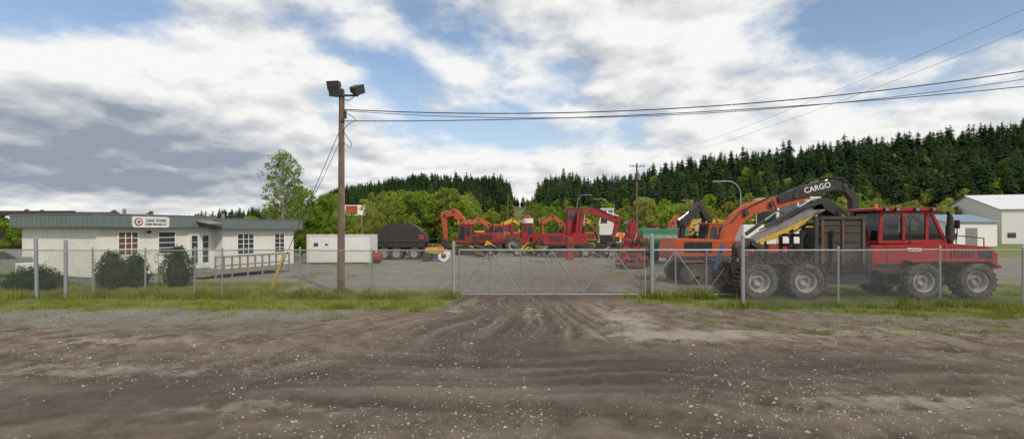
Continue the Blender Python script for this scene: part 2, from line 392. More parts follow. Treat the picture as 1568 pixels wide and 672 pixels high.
for z in(.13,1.76): s.cyl('galv',(gx0,gy,z),(gx1,gy,z),.033,n=10)
nb=9; w=(gx1-gx0)/nb
for i in range(nb+1):
    x=gx0+i*w; s.cyl('galv',(x,gy,.13),(x,gy,1.76),.026,n=8)
    if i<nb:
        up=i%2==0
        s.cyl('galv',(x,gy+.03,.16 if up else 1.72),(x+w,gy+.03,1.72 if up else .16),.024,n=6)
        if i<6: s.cyl('galv',(x,gy+.03,.16),(x+w*.5,gy+.03,.95),.018,n=6)
s.obj('frame',parent=e)
s=MB(); mesh_panel(s,gx0,gy-.04,gx1,gy-.04,.13,1.76); s.obj('wire_mesh',parent=e)
s=MB(); 
for x,h,r in((5.1,2.3,.075),(4.85,1.0,.03)): s.cyl('galv',(x,18.65,-.1),(x,18.65,h),r,n=14); s.cyl('galv',(x,18.65,h),(x,18.65,h+.06),r*1.1,.02,n=14)
for z in(.35,1.55): s.cyl('steel',(5.1,18.7,z),(5.1,18.9,z),.05,n=10)
s.cyl('galv',(8.3,18.85,0),(8.3,18.85,1.9),.045,n=12)
s.obj('gate_posts',parent=e)

# ------------------------------------------------------------------ flood light pole and wires
def curve(name,pts,r,matk,parent=None):
    c=bpy.data.curves.new(name,'CURVE'); c.dimensions='3D'; c.bevel_depth=r; c.bevel_resolution=1
    sp=c.splines.new('POLY'); sp.points.add(len(pts)-1)
    for p,q in zip(sp.points,pts): p.co=(*q,1)
    c.materials.append(M[matk]); o=bpy.data.objects.new(name,c); col.objects.link(o)
    if parent: o.parent=parent
    return o
def cat(a,b_,sag,n=40):
    a=Vector(a);b_=Vector(b_); return [tuple(a.lerp(b_,i/n)-Vector((0,0,4*sag*(i/n)*(1-i/n)))) for i in range(n+1)]
px,py=-6.68,20
e=empty('floodlight_pole',(px,py,0))
s=MB(); s.cyl('polewood',(0,0,-.2),(.03,0,7.95),.15,.105,n=16)
s.cyl('galv',(.13,-.03,0.2),(.13,-.03,6.9),.018,n=6)
s.obj('wooden_pole',parent=e)
s=MB(); s.box('steel',(0.15,-.08,7.72),(1.1,.07,.07))
def flood(x,z,ry,rz):
    e3=Euler((0.35,ry,rz)).to_matrix()
    def tr(p): return Vector((x,-.12,z))+e3@Vector(p)
    f=[(-.24,-.22,-.17),(.24,-.22,-.17),(.24,-.22,.17),(-.24,-.22,.17),(-.15,.18,-.1),(.15,.18,-.1),(.15,.18,.1),(-.15,.18,.1)]
    s.add([tr(p) for p in f],[(4,5,6,7),(0,4,7,3),(1,2,6,5),(3,7,6,2),(0,1,5,4)],'steel')
    g=[(-.22,-.21,-.15),(.22,-.21,-.15),(.22,-.21,.15),(-.22,-.21,.15)]
    s.add([tr(p) for p in g],[(0,1,2,3)],'glass')
    s.cyl('steel',tr((0,.0,-.1)),(x,-.08,7.74),.025,n=6)
flood(-.18,8.12,0,-.2); flood(-.1,7.86,.2,-.5); 
flood(.62,7.95,-.5,.9)
s.tube('black',[(0.1,-.1,7.6),(.3,-.15,7.5),(.5,-.12,7.62),(.62,-.1,7.75)],.015)
s.box('steel',(.12,0,7.0),(.16,.14,.3)); s.box('steel',(.1,-.1,6.75),(.1,.1,.12))
s.obj('floodlights',parent=e)
curve('drop_loop_cable',[(.12,-.1,7.1),(.5,-.1,6.9),(.62,-.1,6.75),(.3,-.1,6.6),(.12,-.1,6.35),(.3,-.1,6.05),(.45,-.1,5.85),(.4,-.1,5.65),(.14,-.1,5.9)],.014,'black',e)
curve('guy_wire',[(-.08,0,6.3),(-2.28,0,1.2),(-2.78,0,0.02)],.012,'black',e)
curve('slack_cable',cat((-.08,0,5.9),(-1.7,.2,2.9),.15,12),.009,'black',e)
s=MB(); s.cyl('yellow',(-2.22,0,1.55),(-2.8,0,-.05),.05,n=12); s.obj('guy_wire_guard',parent=e)
wires=empty('overhead_wires')
curve('wire_1',cat((px+.1,py,7.2),(30,17,10.4),1.45),.02,'black',wires)
curve('wire_2',cat((px+.1,py,6.75),(30,17,8.9),.75),.016,'black',wires)
curve('wire_3',cat((px+.1,py,7.15),(30,17,10.2),1.6),.012,'black',wires)
curve('wire_4',cat((19.5,80,8.8),(40,27,9.2),1.9),.03,'black',wires)
curve('wire_5',cat((19.5,80,8.6),(40,27,8.6),1.9),.03,'black',wires)
curve('wire_7',cat((60,160,28),(75,60,32),1),.03,'wire',wires)
curve('wire_8',cat((60,160,30),(75,60,35),1),.03,'wire',wires)
def upole(x,y,h,arms=True):
    s=MB(); s.cyl('polewood',(0,0,-.2),(0,0,h),.2,.13,n=12)
    if arms:
        s.box('oldwood',(0,-.2,h-.5),(2.4,.12,.14)); 
        for xx in(-1.1,-.6,.6,1.1): s.cyl('grey',(xx,-.2,h-.43),(xx,-.2,h-.2),.06,n=8)
        s.cyl('grey',(.25,-.3,h-2.6),(.25,-.3,h-1.7),.22,n=12)
    s.obj('utility_pole',(x,y,0))
upole(19.5,80,12.9); upole(30,17,11,True); upole(40,27,10); upole(3.2,110,9)
upole(-1.2,150,13,False); upole(36,105,9,True)
def lamp(x,y,h,sg,k='galv'):
    s=MB(); s.cyl(k,(0,0,0),(0,0,h*.8),.11,.07,n=10)
    pts=[(0,0,h*.8)]+[(sg*(-1+math.cos(a))*1.5*1.0,0,h*.8+math.sin(a)*h*.2) for a in [i*math.pi/2/8 for i in range(1,9)]]
    pts.append((-sg*2.4,0,h*1.0))
    s.tube(k,pts,.055,8); s.box('grey',(-sg*2.8,0,h*1.0-.03),(.9,.3,.16)); s.cyl('galv',(0,0,0),(0,0,.3),.2,n=10)
    s.obj('street_lamp',(x,y,0))
lamp(26.8,60,8.2,1); lamp(14,110,10,-1); lamp(33,120,10,1); lamp(20.5,108,9,1)

# ------------------------------------------------------------------ office building
ang=math.atan2(.931,.365)
e=empty('office_building',(-18.66,23,0),ang)
s=MB(); D=5.75
s.bb('siding',0,5.85,0,D,.35,2.62); s.bb('siding',5.85,11.0,-.6,D,.35,2.55)
for i in range(29): s.bb('siding',-.018,0,.1+i*.2-.02,.1+i*.2+.02,.36,2.62)
for i in range(29): s.bb('siding',.1+i*.2-.012,.1+i*.2+.012,-.012,0,.36,2.62) if .1+i*.2<5.8 else None
for i in range(26): s.bb('siding',5.95+i*.2-.012,5.95+i*.2+.012,-.612,-.6,.36,2.55)
s.obj('walls',parent=e)
s=MB(); s.bb('skirt',.03,5.87,.03,D-.03,0,.35); s.bb('skirt',5.87,10.97,-.57,D-.03,0,.35); s.obj('skirting',parent=e)
s=MB()
s.bb('fascia',-.35,5.5,-.4,D+.3,2.62,3.2); s.bb('fascia',5.5,11.35,-1.0,D+.3,2.55,3.1)
for i in range(20): s.bb('fascia',-.365,-.35,-.3+i*.32,-.27+i*.32,2.63,3.19)
for i in range(18): s.bb('fascia',-.25+i*.32,-.22+i*.32,-.415,-.4,2.63,3.19)
for i in range(18): s.bb('fascia',5.6+i*.32,5.63+i*.32,-1.015,-1.0,2.56,3.09)
s.bb('grey',-.38,5.5,-.43,D+.32,3.2,3.235); s.bb('grey',5.5,11.38,-1.03,D+.32,3.1,3.135)
s.bb('roof',-.3,5.45,-.35,D+.2,3.235,3.25)
s.obj('roof_fascia',parent=e,bevel=.008)
s=MB()
def win(x0,x1,z0,z1,y,fill='glass',nv=2,nh=2):
    s.bb('trim',x0-.07,x1+.07,y-.04,y-.001,z0-.07,z1+.07)
    s.bb(fill,x0,x1,y-.052,y-.041,z0,z1)
    for i in range(1,nv): 
        xx=x0+(x1-x0)*i/nv; s.bb('trim',xx-.018,xx+.018,y-.07,y-.053,z0,z1)
    for i in range(1,nh):
        zz=z0+(z1-z0)*i/nh; s.bb('trim',x0,x1,y-.068,y-.054,zz-.015,zz+.015)
win(.9,1.72,1.35,2.38,-.012,'blind',3,4); win(2.75,3.55,1.35,2.38,-.012,'glass',1,4)
win(6.8,7.85,1.15,2.25,-.612,'glass',3,4); win(9.45,10.15,1.15,2.25,-.612,'glass',2,4)
s.obj('windows',parent=e)
s=MB()
s.bb('trim',4.25,5.6,-.04,-.001,.42,2.42)
for x0 in(4.33,4.96):
    s.bb('white',x0,x0+.58,-.075,-.041,.45,2.36); s.bb('glass',x0+.13,x0+.45,-.088,-.0755,.75,2.2)
    for z in(1.1,1.5,1.85): s.bb('trim',x0+.13,x0+.45,-.1,-.0885,z-.012,z+.012)
s.obj('french_doors',parent=e)
s=MB(); s.box('grey',(4.9,-.85,2.9),(.9,.9,.06),(.18,0,0)); s.cyl('black',(2.2,-.1,2.4),(2.2,-.25,2.4),.07,n=8); s.obj('porch_light_and_awning',parent=e)
s=MB(); s.bb('oldwood',4.2,9.2,-2.0,-.62,.28,.36)
for i in range(11): s.bb('oldwood',4.25+i*.49,4.33+i*.49,-2.06,-2.001,.0 if i%2==0 else .36,1.15)
s.bb('oldwood',6,9.2,-2.09,-2.061,1.05,1.15); s.bb('oldwood',4.2,6,-2.09,-2.061,1.05,1.13); s.bb('oldwood',4.2,9.2,-2.09,-2.061,.6,.68); s.bb('oldwood',4.2,9.2,-2.045,-2.0,.2,.359)
s.bb('oldwood',3.7,4.2,-1.8,-.7,.12,.18)
s.obj('timber_deck',parent=e)
s=MB(); s.bb('white',-.75,-.05,3.9,4.7,.12,.95); s.cyl('grey',(-.76,4.3,.55),(-.77,4.3,.55),.3,n=20); s.bb('grey',-.5,-.04,4.8,5.2,.5,1.2); s.obj('air_conditioning_unit',parent=e,bevel=.02)
s=MB(); s.cyl('grey',(3,3,3.2),(3,3,3.6),.08,n=8); s.cyl('grey',(8,2,3.1),(8,2,3.5),.1,n=8); s.bb('black',9,9.5,2,2.4,3.1,3.35); s.obj('roof_vents',parent=e)
s=MB()
def rrect(cx,cz,w,h,r):
    p=[]
    for sx,sz,a0 in((1,-1,-90),(1,1,0),(-1,1,90),(-1,-1,180)):
        for i in range(5):
            a=math.radians(a0+i*22.5); p.append((cx+sx*(w/2-r)+r*math.cos(a),cz+sz*(h/2-r)+r*math.sin(a)))
    return p
s.prism('white',rrect(2.1,2.88,1.75,.52,.1),-.48,-.42)
s.cyl('signred',(1.5,-.481,2.88),(1.5,-.492,2.88),.19,n=24); s.cyl('white',(1.5,-.4925,2.88),(1.5,-.5,2.88),.13,n=20); s.cyl('signblue',(1.5,-.501,2.88),(1.5,-.51,2.88),.07,n=5)
s.obj('sign_board',parent=e)
def text(body,size,loc,rot,matk,parent,name):
    c=bpy.data.curves.new(name,'FONT'); c.body=body; c.size=size; c.extrude=.004; c.align_x='CENTER'; c.align_y='CENTER'; c.offset=.004; c.materials.append(M[matk])
    o=bpy.data.objects.new(name,c); o.location=loc; o.rotation_euler=rot; col.objects.link(o); o.parent=parent; return o
text('OAK FORK',.2,(2.33,-.487,2.95),(math.pi/2,0,0),'signblue',e,'sign_text'); text('FOREST SERVICES LTD',.1,(2.3,-.487,2.77),(math.pi/2,0,0),'signblue',e,'sign_text_small')

# ------------------------------------------------------------------ foliage builders
def leafcloud(s,k,cx,cy,cz,rad,n,size,flat=.8):
    i=s.mi(k)
    for _ in range(n):
        while True:
            p=Vector((R(-1,1),R(-1,1),R(-1,1)))
            if p.length<1: break
        p=p*(.55+.45*p.length)
        p=Vector((cx+p.x*rad,cy+p.y*rad,cz+p.z*rad*flat))
        a=Vector((R(-1,1),R(-1,1),R(-.6,1))).normalized(); u=a.orthogonal().normalized(); w=a.cross(u)
        q=R(.6,1.3)*size; o=len(s.v)
        s.v+=[tuple(p-u*q*.5),tuple(p+w*q*.32),tuple(p+u*q*.5),tuple(p-w*q*.32)]
        s.f.append([o,o+1,o+2,o+3]); s.m.append(i); s.sm.append(False)
def deciduous(name,H,W,k,nclump=110,nleaf=26,leaf=.3,bark='bark',narrow=False,seed=1,base=.2):
    random.seed(seed); s=MB()
    s.cyl(bark,(0,0,-.3),(R(-.1,.1)*W*.3,0,H*.55),.016*H,.009*H,n=8); top=(R(-.1,.1)*W*.3,0,H*.96)
    s.cyl(bark,(0,0,H*.5),top,.009*H,.002*H,n=6)
    for i in range(nclump):
        t=base+(1-base)*(i+random.random())/nclump
        if narrow: rr=W/2*(math.sin(math.pi*min(1,(1-t)/(1-base)*.92+.06))**.7)
        else: rr=W/2*math.sqrt(max(.02,1-((t-.58)/.45)**2)) if abs(t-.58)<.45 else W*.1
        a=R(0,6.28); d=rr*math.sqrt(random.random())*R(.7,1.2)
        c=(math.cos(a)*d,math.sin(a)*d,H*t)
        z0=max(H*.12,H*t-d*R(.5,1.1))
        if i%2==0: s.cyl(bark,(0,0,z0),c,.0045*H,.0015*H,n=4)
        leafcloud(s,k,*c,R(.4,1.0)*H*.06*(1 if narrow else 1.4),nleaf,leaf*R(.8,1.2))
    return s
def conifer(H,W,k,seed):
    random.seed(seed); s=MB(); s.cyl('bark',(0,0,-.5),(0,0,H*.98),.014*H,.002*H,n=6)
    gi=s.mi(k); lv=34
    for l in range(lv):
        t=.06+.92*(l/lv)+R(-.012,.012); rr=W/2*(1-t)**.7*R(.7,1.2)*(1 if t>.2 else .75)+.15
        for j in range(9):
            if random.random()<.15: continue
            a=R(0,6.28); ln=rr*R(.5,1.2); ca,sa=math.cos(a),math.sin(a); z=H*t+R(-.15,.15)
            dr=ln*R(.2,.55); segs=3
            for q in range(segs):
                f0=q/segs;f1=(q+1.5)/segs
                def P(f,sd,dz=0): 
                    x=ca*ln*f-sa*sd; y=sa*ln*f+ca*sd; return (x,y,z-dr*f*f*.9+dz+(.08*ln if f>.9 else 0))
                w=ln*.34*(1.25-f0)*R(.7,1.25)
                o=len(s.v)
                s.v+=[P(f0,0,.05*ln),P(f0+.1,w,-.16*ln),P(min(f1,1.05),w*.15,-.02),P(f0+.1,-w,-.16*ln)]
                s.f+=[[o,o+1,o+2],[o,o+2,o+3]]; s.m+=[gi,gi]; s.sm+=[False,False]
    s.add([(-.07,0,H*.93),(.07,0,H*.93),(0,0,H*1.03)],[(0,1,2)],k)
    return s
def meshof(s,name):
    me=bpy.data.meshes.new(name); me.from_pydata(s.v,[],s.f)
    for k in s.mats: me.materials.append(M[k])
    me.polygons.foreach_set('material_index',s.m); me.polygons.foreach_set('use_smooth',s.sm); me.update(); return me
con=[meshof(conifer(13,6.4,'conifer',11),'conifer_a'),meshof(conifer(13,5.4,'conifer',12),'conifer_b'),meshof(conifer(13,6.0,'conifer2',13),'conifer_c'),meshof(conifer(13,4.6,'conifer',14),'conifer_d')]
dec=[meshof(deciduous('d',9,5.5,'leaf',90,30,.38,seed=21),'deciduous_a'),meshof(deciduous('d',9,4.6,'leafy',80,28,.38,seed=22),'deciduous_b'),meshof(deciduous('d',9,6.2,'leaf',100,30,.38,seed=23),'deciduous_c'),meshof(deciduous('d',10,3.6,'leafy',80,24,.36,seed=24,narrow=True,base=.12),'deciduous_d')]
random.seed(99)
def inst(me,parent,x,y,z,sc,sz=None):
    o=bpy.data.objects.new(me.name,me); o.location=(x,y,z); o.rotation_euler=(R(-.03,.03),R(-.03,.03),R(0,6.28)); o.scale=(sc,sc,sz or sc); o.parent=parent; col.objects.link(o)
forest=empty('conifer_forest')
def plant(u0,u1,t0,t1,n,sc=(.65,1.15),gap=True):
    for _ in range(n):
        u=R(u0,u1); f,yr,h=ridge(u); y=f+(yr*1.05-f)*R(t0,t1); x=u*y
        if gap and -.004<u<.048 and random.random()<.93: continue
        k=random.choice([0,0,1,1,2,3]); q=R(*sc)*(1+.25*N3(x*.03,y*.03,70))
        if random.random()<.07: q*=1.2
        inst(con[k],forest,x,y,hill(x,y)-.4,q*R(.85,1.2),q)
plant(.04,1.25,.0,1.0,1200); plant(.04,1.25,.75,1.05,420)
plant(-.36,.0,.2,1.02,650,(.65,1.0)); plant(-.36,.0,.8,1.05,280,(.6,1.0))
plant(-.62,-.34,.4,1.05,220,(.5,.9)); plant(-1.2,-.6,.6,1.0,110,(.35,.7)); plant(0,.05,.85,1.0,26,(.3,.6),False)
thick=empty('deciduous_thicket')
def dplant(x0,x1,y0,y1,n,s0,s1,ks=(0,1,2,3)):
    for _ in range(n):
        x=R(x0,x1);y=R(y0,y1); q=R(s0,s1); inst(dec[random.choice(ks)],thick,x,y,hill(x,y)-q*.8,q*1.1,q)
dplant(-22,-8,92,125,44,.9,1.25,(0,0,2,1,3)); dplant(-32,-21,92,125,22,.65,1.0); dplant(-32,-20,68,84,16,.5,.75); dplant(-26,-17,52,60,10,.4,.55)
dplant(-10,2,95,135,22,.35,.8); dplant(-55,-34,80,110,16,.35,.6); dplant(-100,-55,70,110,30,.4,.7)
dplant(2,22,95,130,26,.45,.9); dplant(18,48,80,115,50,.5,.95,(0,1,3,2)); dplant(45,78,95,112,40,.6,1.05); dplant(76,118,98,120,50,.65,1.05)
dplant(-48,-36,36,50,8,.25,.45)
dplant(-24,6,76,90,24,.22,.38); dplant(6,60,72,82,26,.2,.34)
for _ in range(170):
    u=R(.05,1.25); f,yr,h=ridge(u); y=f+(yr-f)*abs(random.gauss(0,.3)); x=u*y; q=R(.6,1.05); inst(dec[random.choice((0,1,2,3))],thick,x,y,hill(x,y)+.3,q,q*1.1)
s=deciduous('birch_tree',8.4,3.8,'leafb',300,24,.15,'birchbark',True,31,.1); s.obj('birch_tree',(-17.6,39.5,0))
s=deciduous('b',6.0,3.6,'leaf',150,30,.2,'bark',False,32,.1); s.obj('birch_tree',(-18.2,44,0))
s=deciduous('b',5.6,4.5,'leaf',150,30,.2,'bark',False,33,.1); s.obj('deciduous_tree',(-16.5,46,0))
s=deciduous('b',6.2,5.5,'leafy',150,30,.22,'bark',False,34,.1); s.obj('deciduous_tree',(-13.2,52,0))
def shrub(x,y,h,w,seed,k='shrub',cone=.5):
    random.seed(seed); s=MB()
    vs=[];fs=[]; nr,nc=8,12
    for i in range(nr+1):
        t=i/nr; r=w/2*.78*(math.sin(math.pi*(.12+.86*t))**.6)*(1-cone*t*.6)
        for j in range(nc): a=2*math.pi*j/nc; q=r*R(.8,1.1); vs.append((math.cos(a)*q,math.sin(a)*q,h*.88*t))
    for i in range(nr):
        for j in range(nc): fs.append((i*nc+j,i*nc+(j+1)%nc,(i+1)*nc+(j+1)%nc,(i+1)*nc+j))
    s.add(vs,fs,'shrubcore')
    for _ in range(170):
        t=random.random()**.8; r=w/2*(math.sin(math.pi*(.12+.86*t))**.6)*(1-cone*t*.6)*R(.75,1.15); a=R(0,6.28)
        leafcloud(s,k,math.cos(a)*r,math.sin(a)*r,h*t,.13*w*R(.6,1.7),24,.075,1.2)
    s.obj('cedar_shrub',(x,y,0))
shrub(-16.9,21.6,1.5,1.15,41); shrub(-16.1,21.9,1.35,1.1,42); shrub(-14.75,22.6,1.65,1.3,43); shrub(-19.6,21.2,.85,1.7,44); shrub(-20.7,21.6,.6,1.2,45)
s=deciduous('b',1.6,1.3,'leafy',26,8,.06,'bark',False,46,.2); s.obj('bare_shrub',(-15.4,22.3,0))
random.seed(5)

# ------------------------------------------------------------------ far-left canopy, containers etc.
s=MB()
s.bb('steel',-7,6,0,.4,3.55,3.85); s.bb('steel',-7,6,4,4.4,3.6,3.9)
for x in(-6.5,-3,.5,4,5.8):
    s.bb('steel',x-.1,x+.1,.1,.3,0,3.55); s.bb('steel',x-.1,x+.1,4.1,4.3,0,3.6); s.bb('steel',x-.08,x+.08,.4,4.0,3.6,3.75)
s.bb('steel',-6,0,1,3.6,0,1.6)
s.obj('steel_canopy',(-37,36,0))
def carbody(x,y,k,rz):
    s=MB(); s.prism(k,[(-2.2,.35),(2.2,.35),(2.25,.75),(1.2,.95),(.6,1.42),(-1.3,1.45),(-1.9,.98),(-2.25,.9)],-.85,.85)
    s.prism('glass',[(1.05,.97),(.55,1.36),(-1.25,1.38),(-1.7,1.0)],-.87,.87)
    for a in(-1.4,1.4):
        for b_ in(-.8,.8): s.wheel((a,b_,.33),.33,.22,lug=0)
    s.obj('parked_car',(x,y,0),rz,bevel=.04)
carbody(-27.5,27.5,'grey',.4)
s=MB(); s.bb('white',0,4.6,0,2.4,.12,2.15)
for i in range(22): s.bb('white',.16+i*.2,.26+i*.2,-.045,0,.25,2.05)
for x in(0,4.54): s.bb('cream',x-.03,x+.09,-.05,.1,.1,2.18)
s.bb('cream',.09,4.5,-.05,.0,2.05,2.18); s.bb('cream',.09,4.5,-.05,.0,.1,.24)
for y in(.5,1.0,1.5,2.0): s.cyl('grey',(-.07,y,.2),(-.07,y,2.1),.02,n=6)
s.bb('signblue',.5,.8,-.051,-.046,1.3,1.55); s.bb('rust',1.3,1.5,-.051,-.046,1.35,1.5)
for x in(.1,4.5): s.bb('oldwood',x-.15,x+.15,0,2.4,0,.12)
s.obj('shipping_container',(-15.0,37.5,0),.06)

s=MB()
s.prism('black',[(0,1.0),(3.6,1.0),(3.9,1.5),(3.7,2.2),(-.1,2.2),(-.2,1.5)],0,2.3)
s.prism('black',[(.1,2.2),(3.5,2.2),(3.2,2.6),(2.6,2.85),(1.0,2.88),(.3,2.6)],.1,2.2)
for i in range(8): s.bb('steel',.1+i*.48,.18+i*.48,-.05,0,1.05,2.2)
s.bb('steel',-.6,4.2,.3,2.0,.65,1.0); s.bb('steel',-.3,4.0,-.08,-.0,1.45,1.55)
for x in(.5,1.5,2.9):
    for y in(.15,2.1): s.wheel((x,y,.5),.5,.3,lug=10)
s.cyl('steel',(-1.1,1.1,.7),(-.6,1.1,.8),.08); s.bb('dred',3.3,3.7,-.09,-.055,1.6,2.0)
s.obj('chip_hopper_trailer',(-11.3,43,0),.05,1.05,bevel=.03)
s=MB(); s.cyl('signblue',(0,0,.05),(0,0,.9),.29,n=16); s.cyl('blue',(.7,.2,.05),(.7,.2,.9),.29,n=16); s.cyl('black',(1.4,0,.05),(1.4,0,.9),.29,n=16); s.obj('oil_drums',(-7.4,44,0))
s=MB(); s.cyl('red',(-.6,0,.45),(.5,0,.45),.4,n=20); s.cyl('red',(-.72,0,.45),(-.6,0,.45),.25,.4,n=20); s.cyl('red',(.5,0,.45),(.62,0,.45),.4,.25,n=20); s.bb('steel',-.5,.4,-.3,.3,0,.08); s.cyl('steel',(0,0,.84),(0,0,1.0),.08,n=8); s.obj('red_fuel_tank',(-10.4,38.5,0))
s=MB(); s.cyl('white',(0,-.6,.5),(0,.6,.5),.5,n=24); s.cyl('steel',(0,-.62,.5),(0,-.6,.5),.22,n=16); s.cyl('black',(0,-.63,.5),(0,-.62,.5),.09,n=10)
s.cyl('steel',(-1.5,-.6,.42),(-1.5,.6,.42),.42,n=24); s.prism('yellow',[(-1.7,.75),(-.5,.7),(-.5,1.25),(-1.6,1.2)],-.5,.5); s.arm('yellow',[(-.5,.9,.14),(.0,.9,.14),(.0,.5,.12)],-.72,-.64); s.arm('yellow',[(-.5,.9,.14),(.0,.9,.14),(.0,.5,.12)],.64,.72)
s.prism('orangep',[(-.5,.75),(-.1,1.0),(-.1,1.2),(-.5,1.25)],-.4,.4); s.tube('black',[(-1.4,-.4,1.2),(-1.4,-.4,2.0),(-.5,-.4,2.0),(-.5,-.4,1.25)],.03)
s.obj('road_roller',(-5.4,41,0),0,.9,bevel=.02)
def pile(x,y,n,w,sd):
    random.seed(sd); s=MB()
    for i in range(n):
        a=R(0,3); z=R(.15,.9); k=random.choice(['steel','dred','grey','rust','orange','steel','yellow','black'])
        q=random.random()
        if q<.4: s.box(k,(R(-w,w),R(-.8,.8),z),(R(.4,1.5),R(.2,.6),R(.12,.4)),(R(-.3,.3),R(-.3,.3),a))
        elif q<.7: s.cyl(k,(R(-w,w),R(-.8,.8),R(.1,.4)),(R(-w,w),R(-.8,.8),R(.3,1.4)),R(.04,.12),n=8)
        elif q<.85: s.arm(k,[(R(-w,0),R(.3,.6),.3),(R(0,.5),R(.9,1.4),.35),(R(.6,w),R(.2,.8),.2)],-.2,.2)
        else: s.wheel((R(-w,w),R(-.8,.8),.42),.42,.25,lug=10)
    s.obj('scrap_parts_pile',(x,y,0),bevel=.015)
pile(-7.6,46,14,1.6,1); pile(-2.5,48,10,1.5,2); pile(1.2,49,10,1.8,3); pile(9.6,39,12,1.4,4); pile(12.6,27.5,14,1.6,5); pile(17.2,35,12,2.2,6); pile(8.2,46,12,1.6,7); pile(11.3,30.5,10,1.2,8)

# ------------------------------------------------------------------ machines
def tracks(s,L_=3.8,w=.55,gauge=2.3,h=.85):
    for sg in(-1,1):
        y=sg*gauge/2; pts=[]
        for i in range(9): a=math.pi/2-math.pi*i/8; pts.append((L_/2-h/2+h/2*math.cos(a),h/2+h/2*math.sin(a)))
        for i in range(9): a=-math.pi/2-math.pi*i/8; pts.append((-L_/2+h/2+h/2*math.cos(a),h/2+h/2*math.sin(a)))
        s.prism('steel',pts,y-w/2,y+w/2)
        n=len(pts)
        per=[];
        for a in range(n):
            p=pts[a];q=pts[(a+1)%n];d=math.hypot(q[0]-p[0],q[1]-p[1]);k=max(1,int(d/.2))
            for j in range(k): per.append((p[0]+(q[0]-p[0])*j/k,p[1]+(q[1]-p[1])*j/k,math.atan2(q[1]-p[1],q[0]-p[0])))
        for x,z,a in per: s.box('rust',(x,y,z),(.05,w+.04,.06),(0,-a,0))
        for i in range(5): s.cyl('steel',(-L_/2+.6+i*(L_-1.2)/4,y-w/2-.03,.24),(-L_/2+.6+i*(L_-1.2)/4,y+w/2+.03,.24),.17,n=12)
        for x in(-L_/2+h/2,L_/2-h/2): s.cyl('rust',(x,y-w/2-.03,h/2),(x,y+w/2+.03,h/2),.28,n=14)
    s.bb('steel',-.9,.9,-gauge/2,gauge/2,.35,.75); s.cyl('steel',(0,0,.7),(0,0,1.0),.6,n=20)
def cab(s,x0,x1,y0,y1,z0,z1,k,lean=.25,guard=True):
    s.prism(k,[(x0,z0),(x1,z0),(x1,z0+.5),(x1-.02,z0+.55),(x1-lean,z1),(x0,z1)],y0,y1)
    h=z1-z0; zz=z0+h*.42; xl=x1-lean
    for y,o in((y0,-.012),(y1,.012)):
        xm=(x0+xl)/2
        a,b_=sorted((y,y+o)); s.prism('glass',[(x0+.1,zz),(xm-.05,zz),(xm-.05,z1-.13),(x0+.1,z1-.13)],a,b_)
        s.prism('glass',[(xm+.05,z0+.3),(x1-.12,z0+.3),(xl-.06,z1-.13),(xm+.05,z1-.13)],a,b_)
    n=Vector((z1-z0-.55,0,lean)).normalized()*.012
    vs=[(x1-.02+n.x-.0,y0+.1,z0+.65),(x1-.02+n.x,y1-.1,z0+.65),(xl+.02+n.x,y1-.1,z1-.1),(xl+.02+n.x,y0+.1,z1-.1)]
    s.add(vs,[(0,1,2,3)],'glass')
    s.bb('glass',x0-.012,x0,y0+.12,y1-.12,zz,z1-.15)
    s.bb(k,x0-.06,xl+.1,y0-.06,y1+.06,z1,z1+.09)
    if guard:
        for i in range(5): s.cyl('black',(x1+.06-lean*.5,y0+.1+i*(y1-y0-.2)/4,z0+.6),(xl+.12,y0+.1+i*(y1-y0-.2)/4,z1),.018,n=5)
def hyd(s,a,b_,y,r=.07):
    a=Vector((a[0],y,a[1]));b_=Vector((b_[0],y,b_[1])); m_=a.lerp(b_,.6); s.cyl('steel',a,m_,r,n=10); s.cyl('cyl',m_,b_,r*.55,n=8)
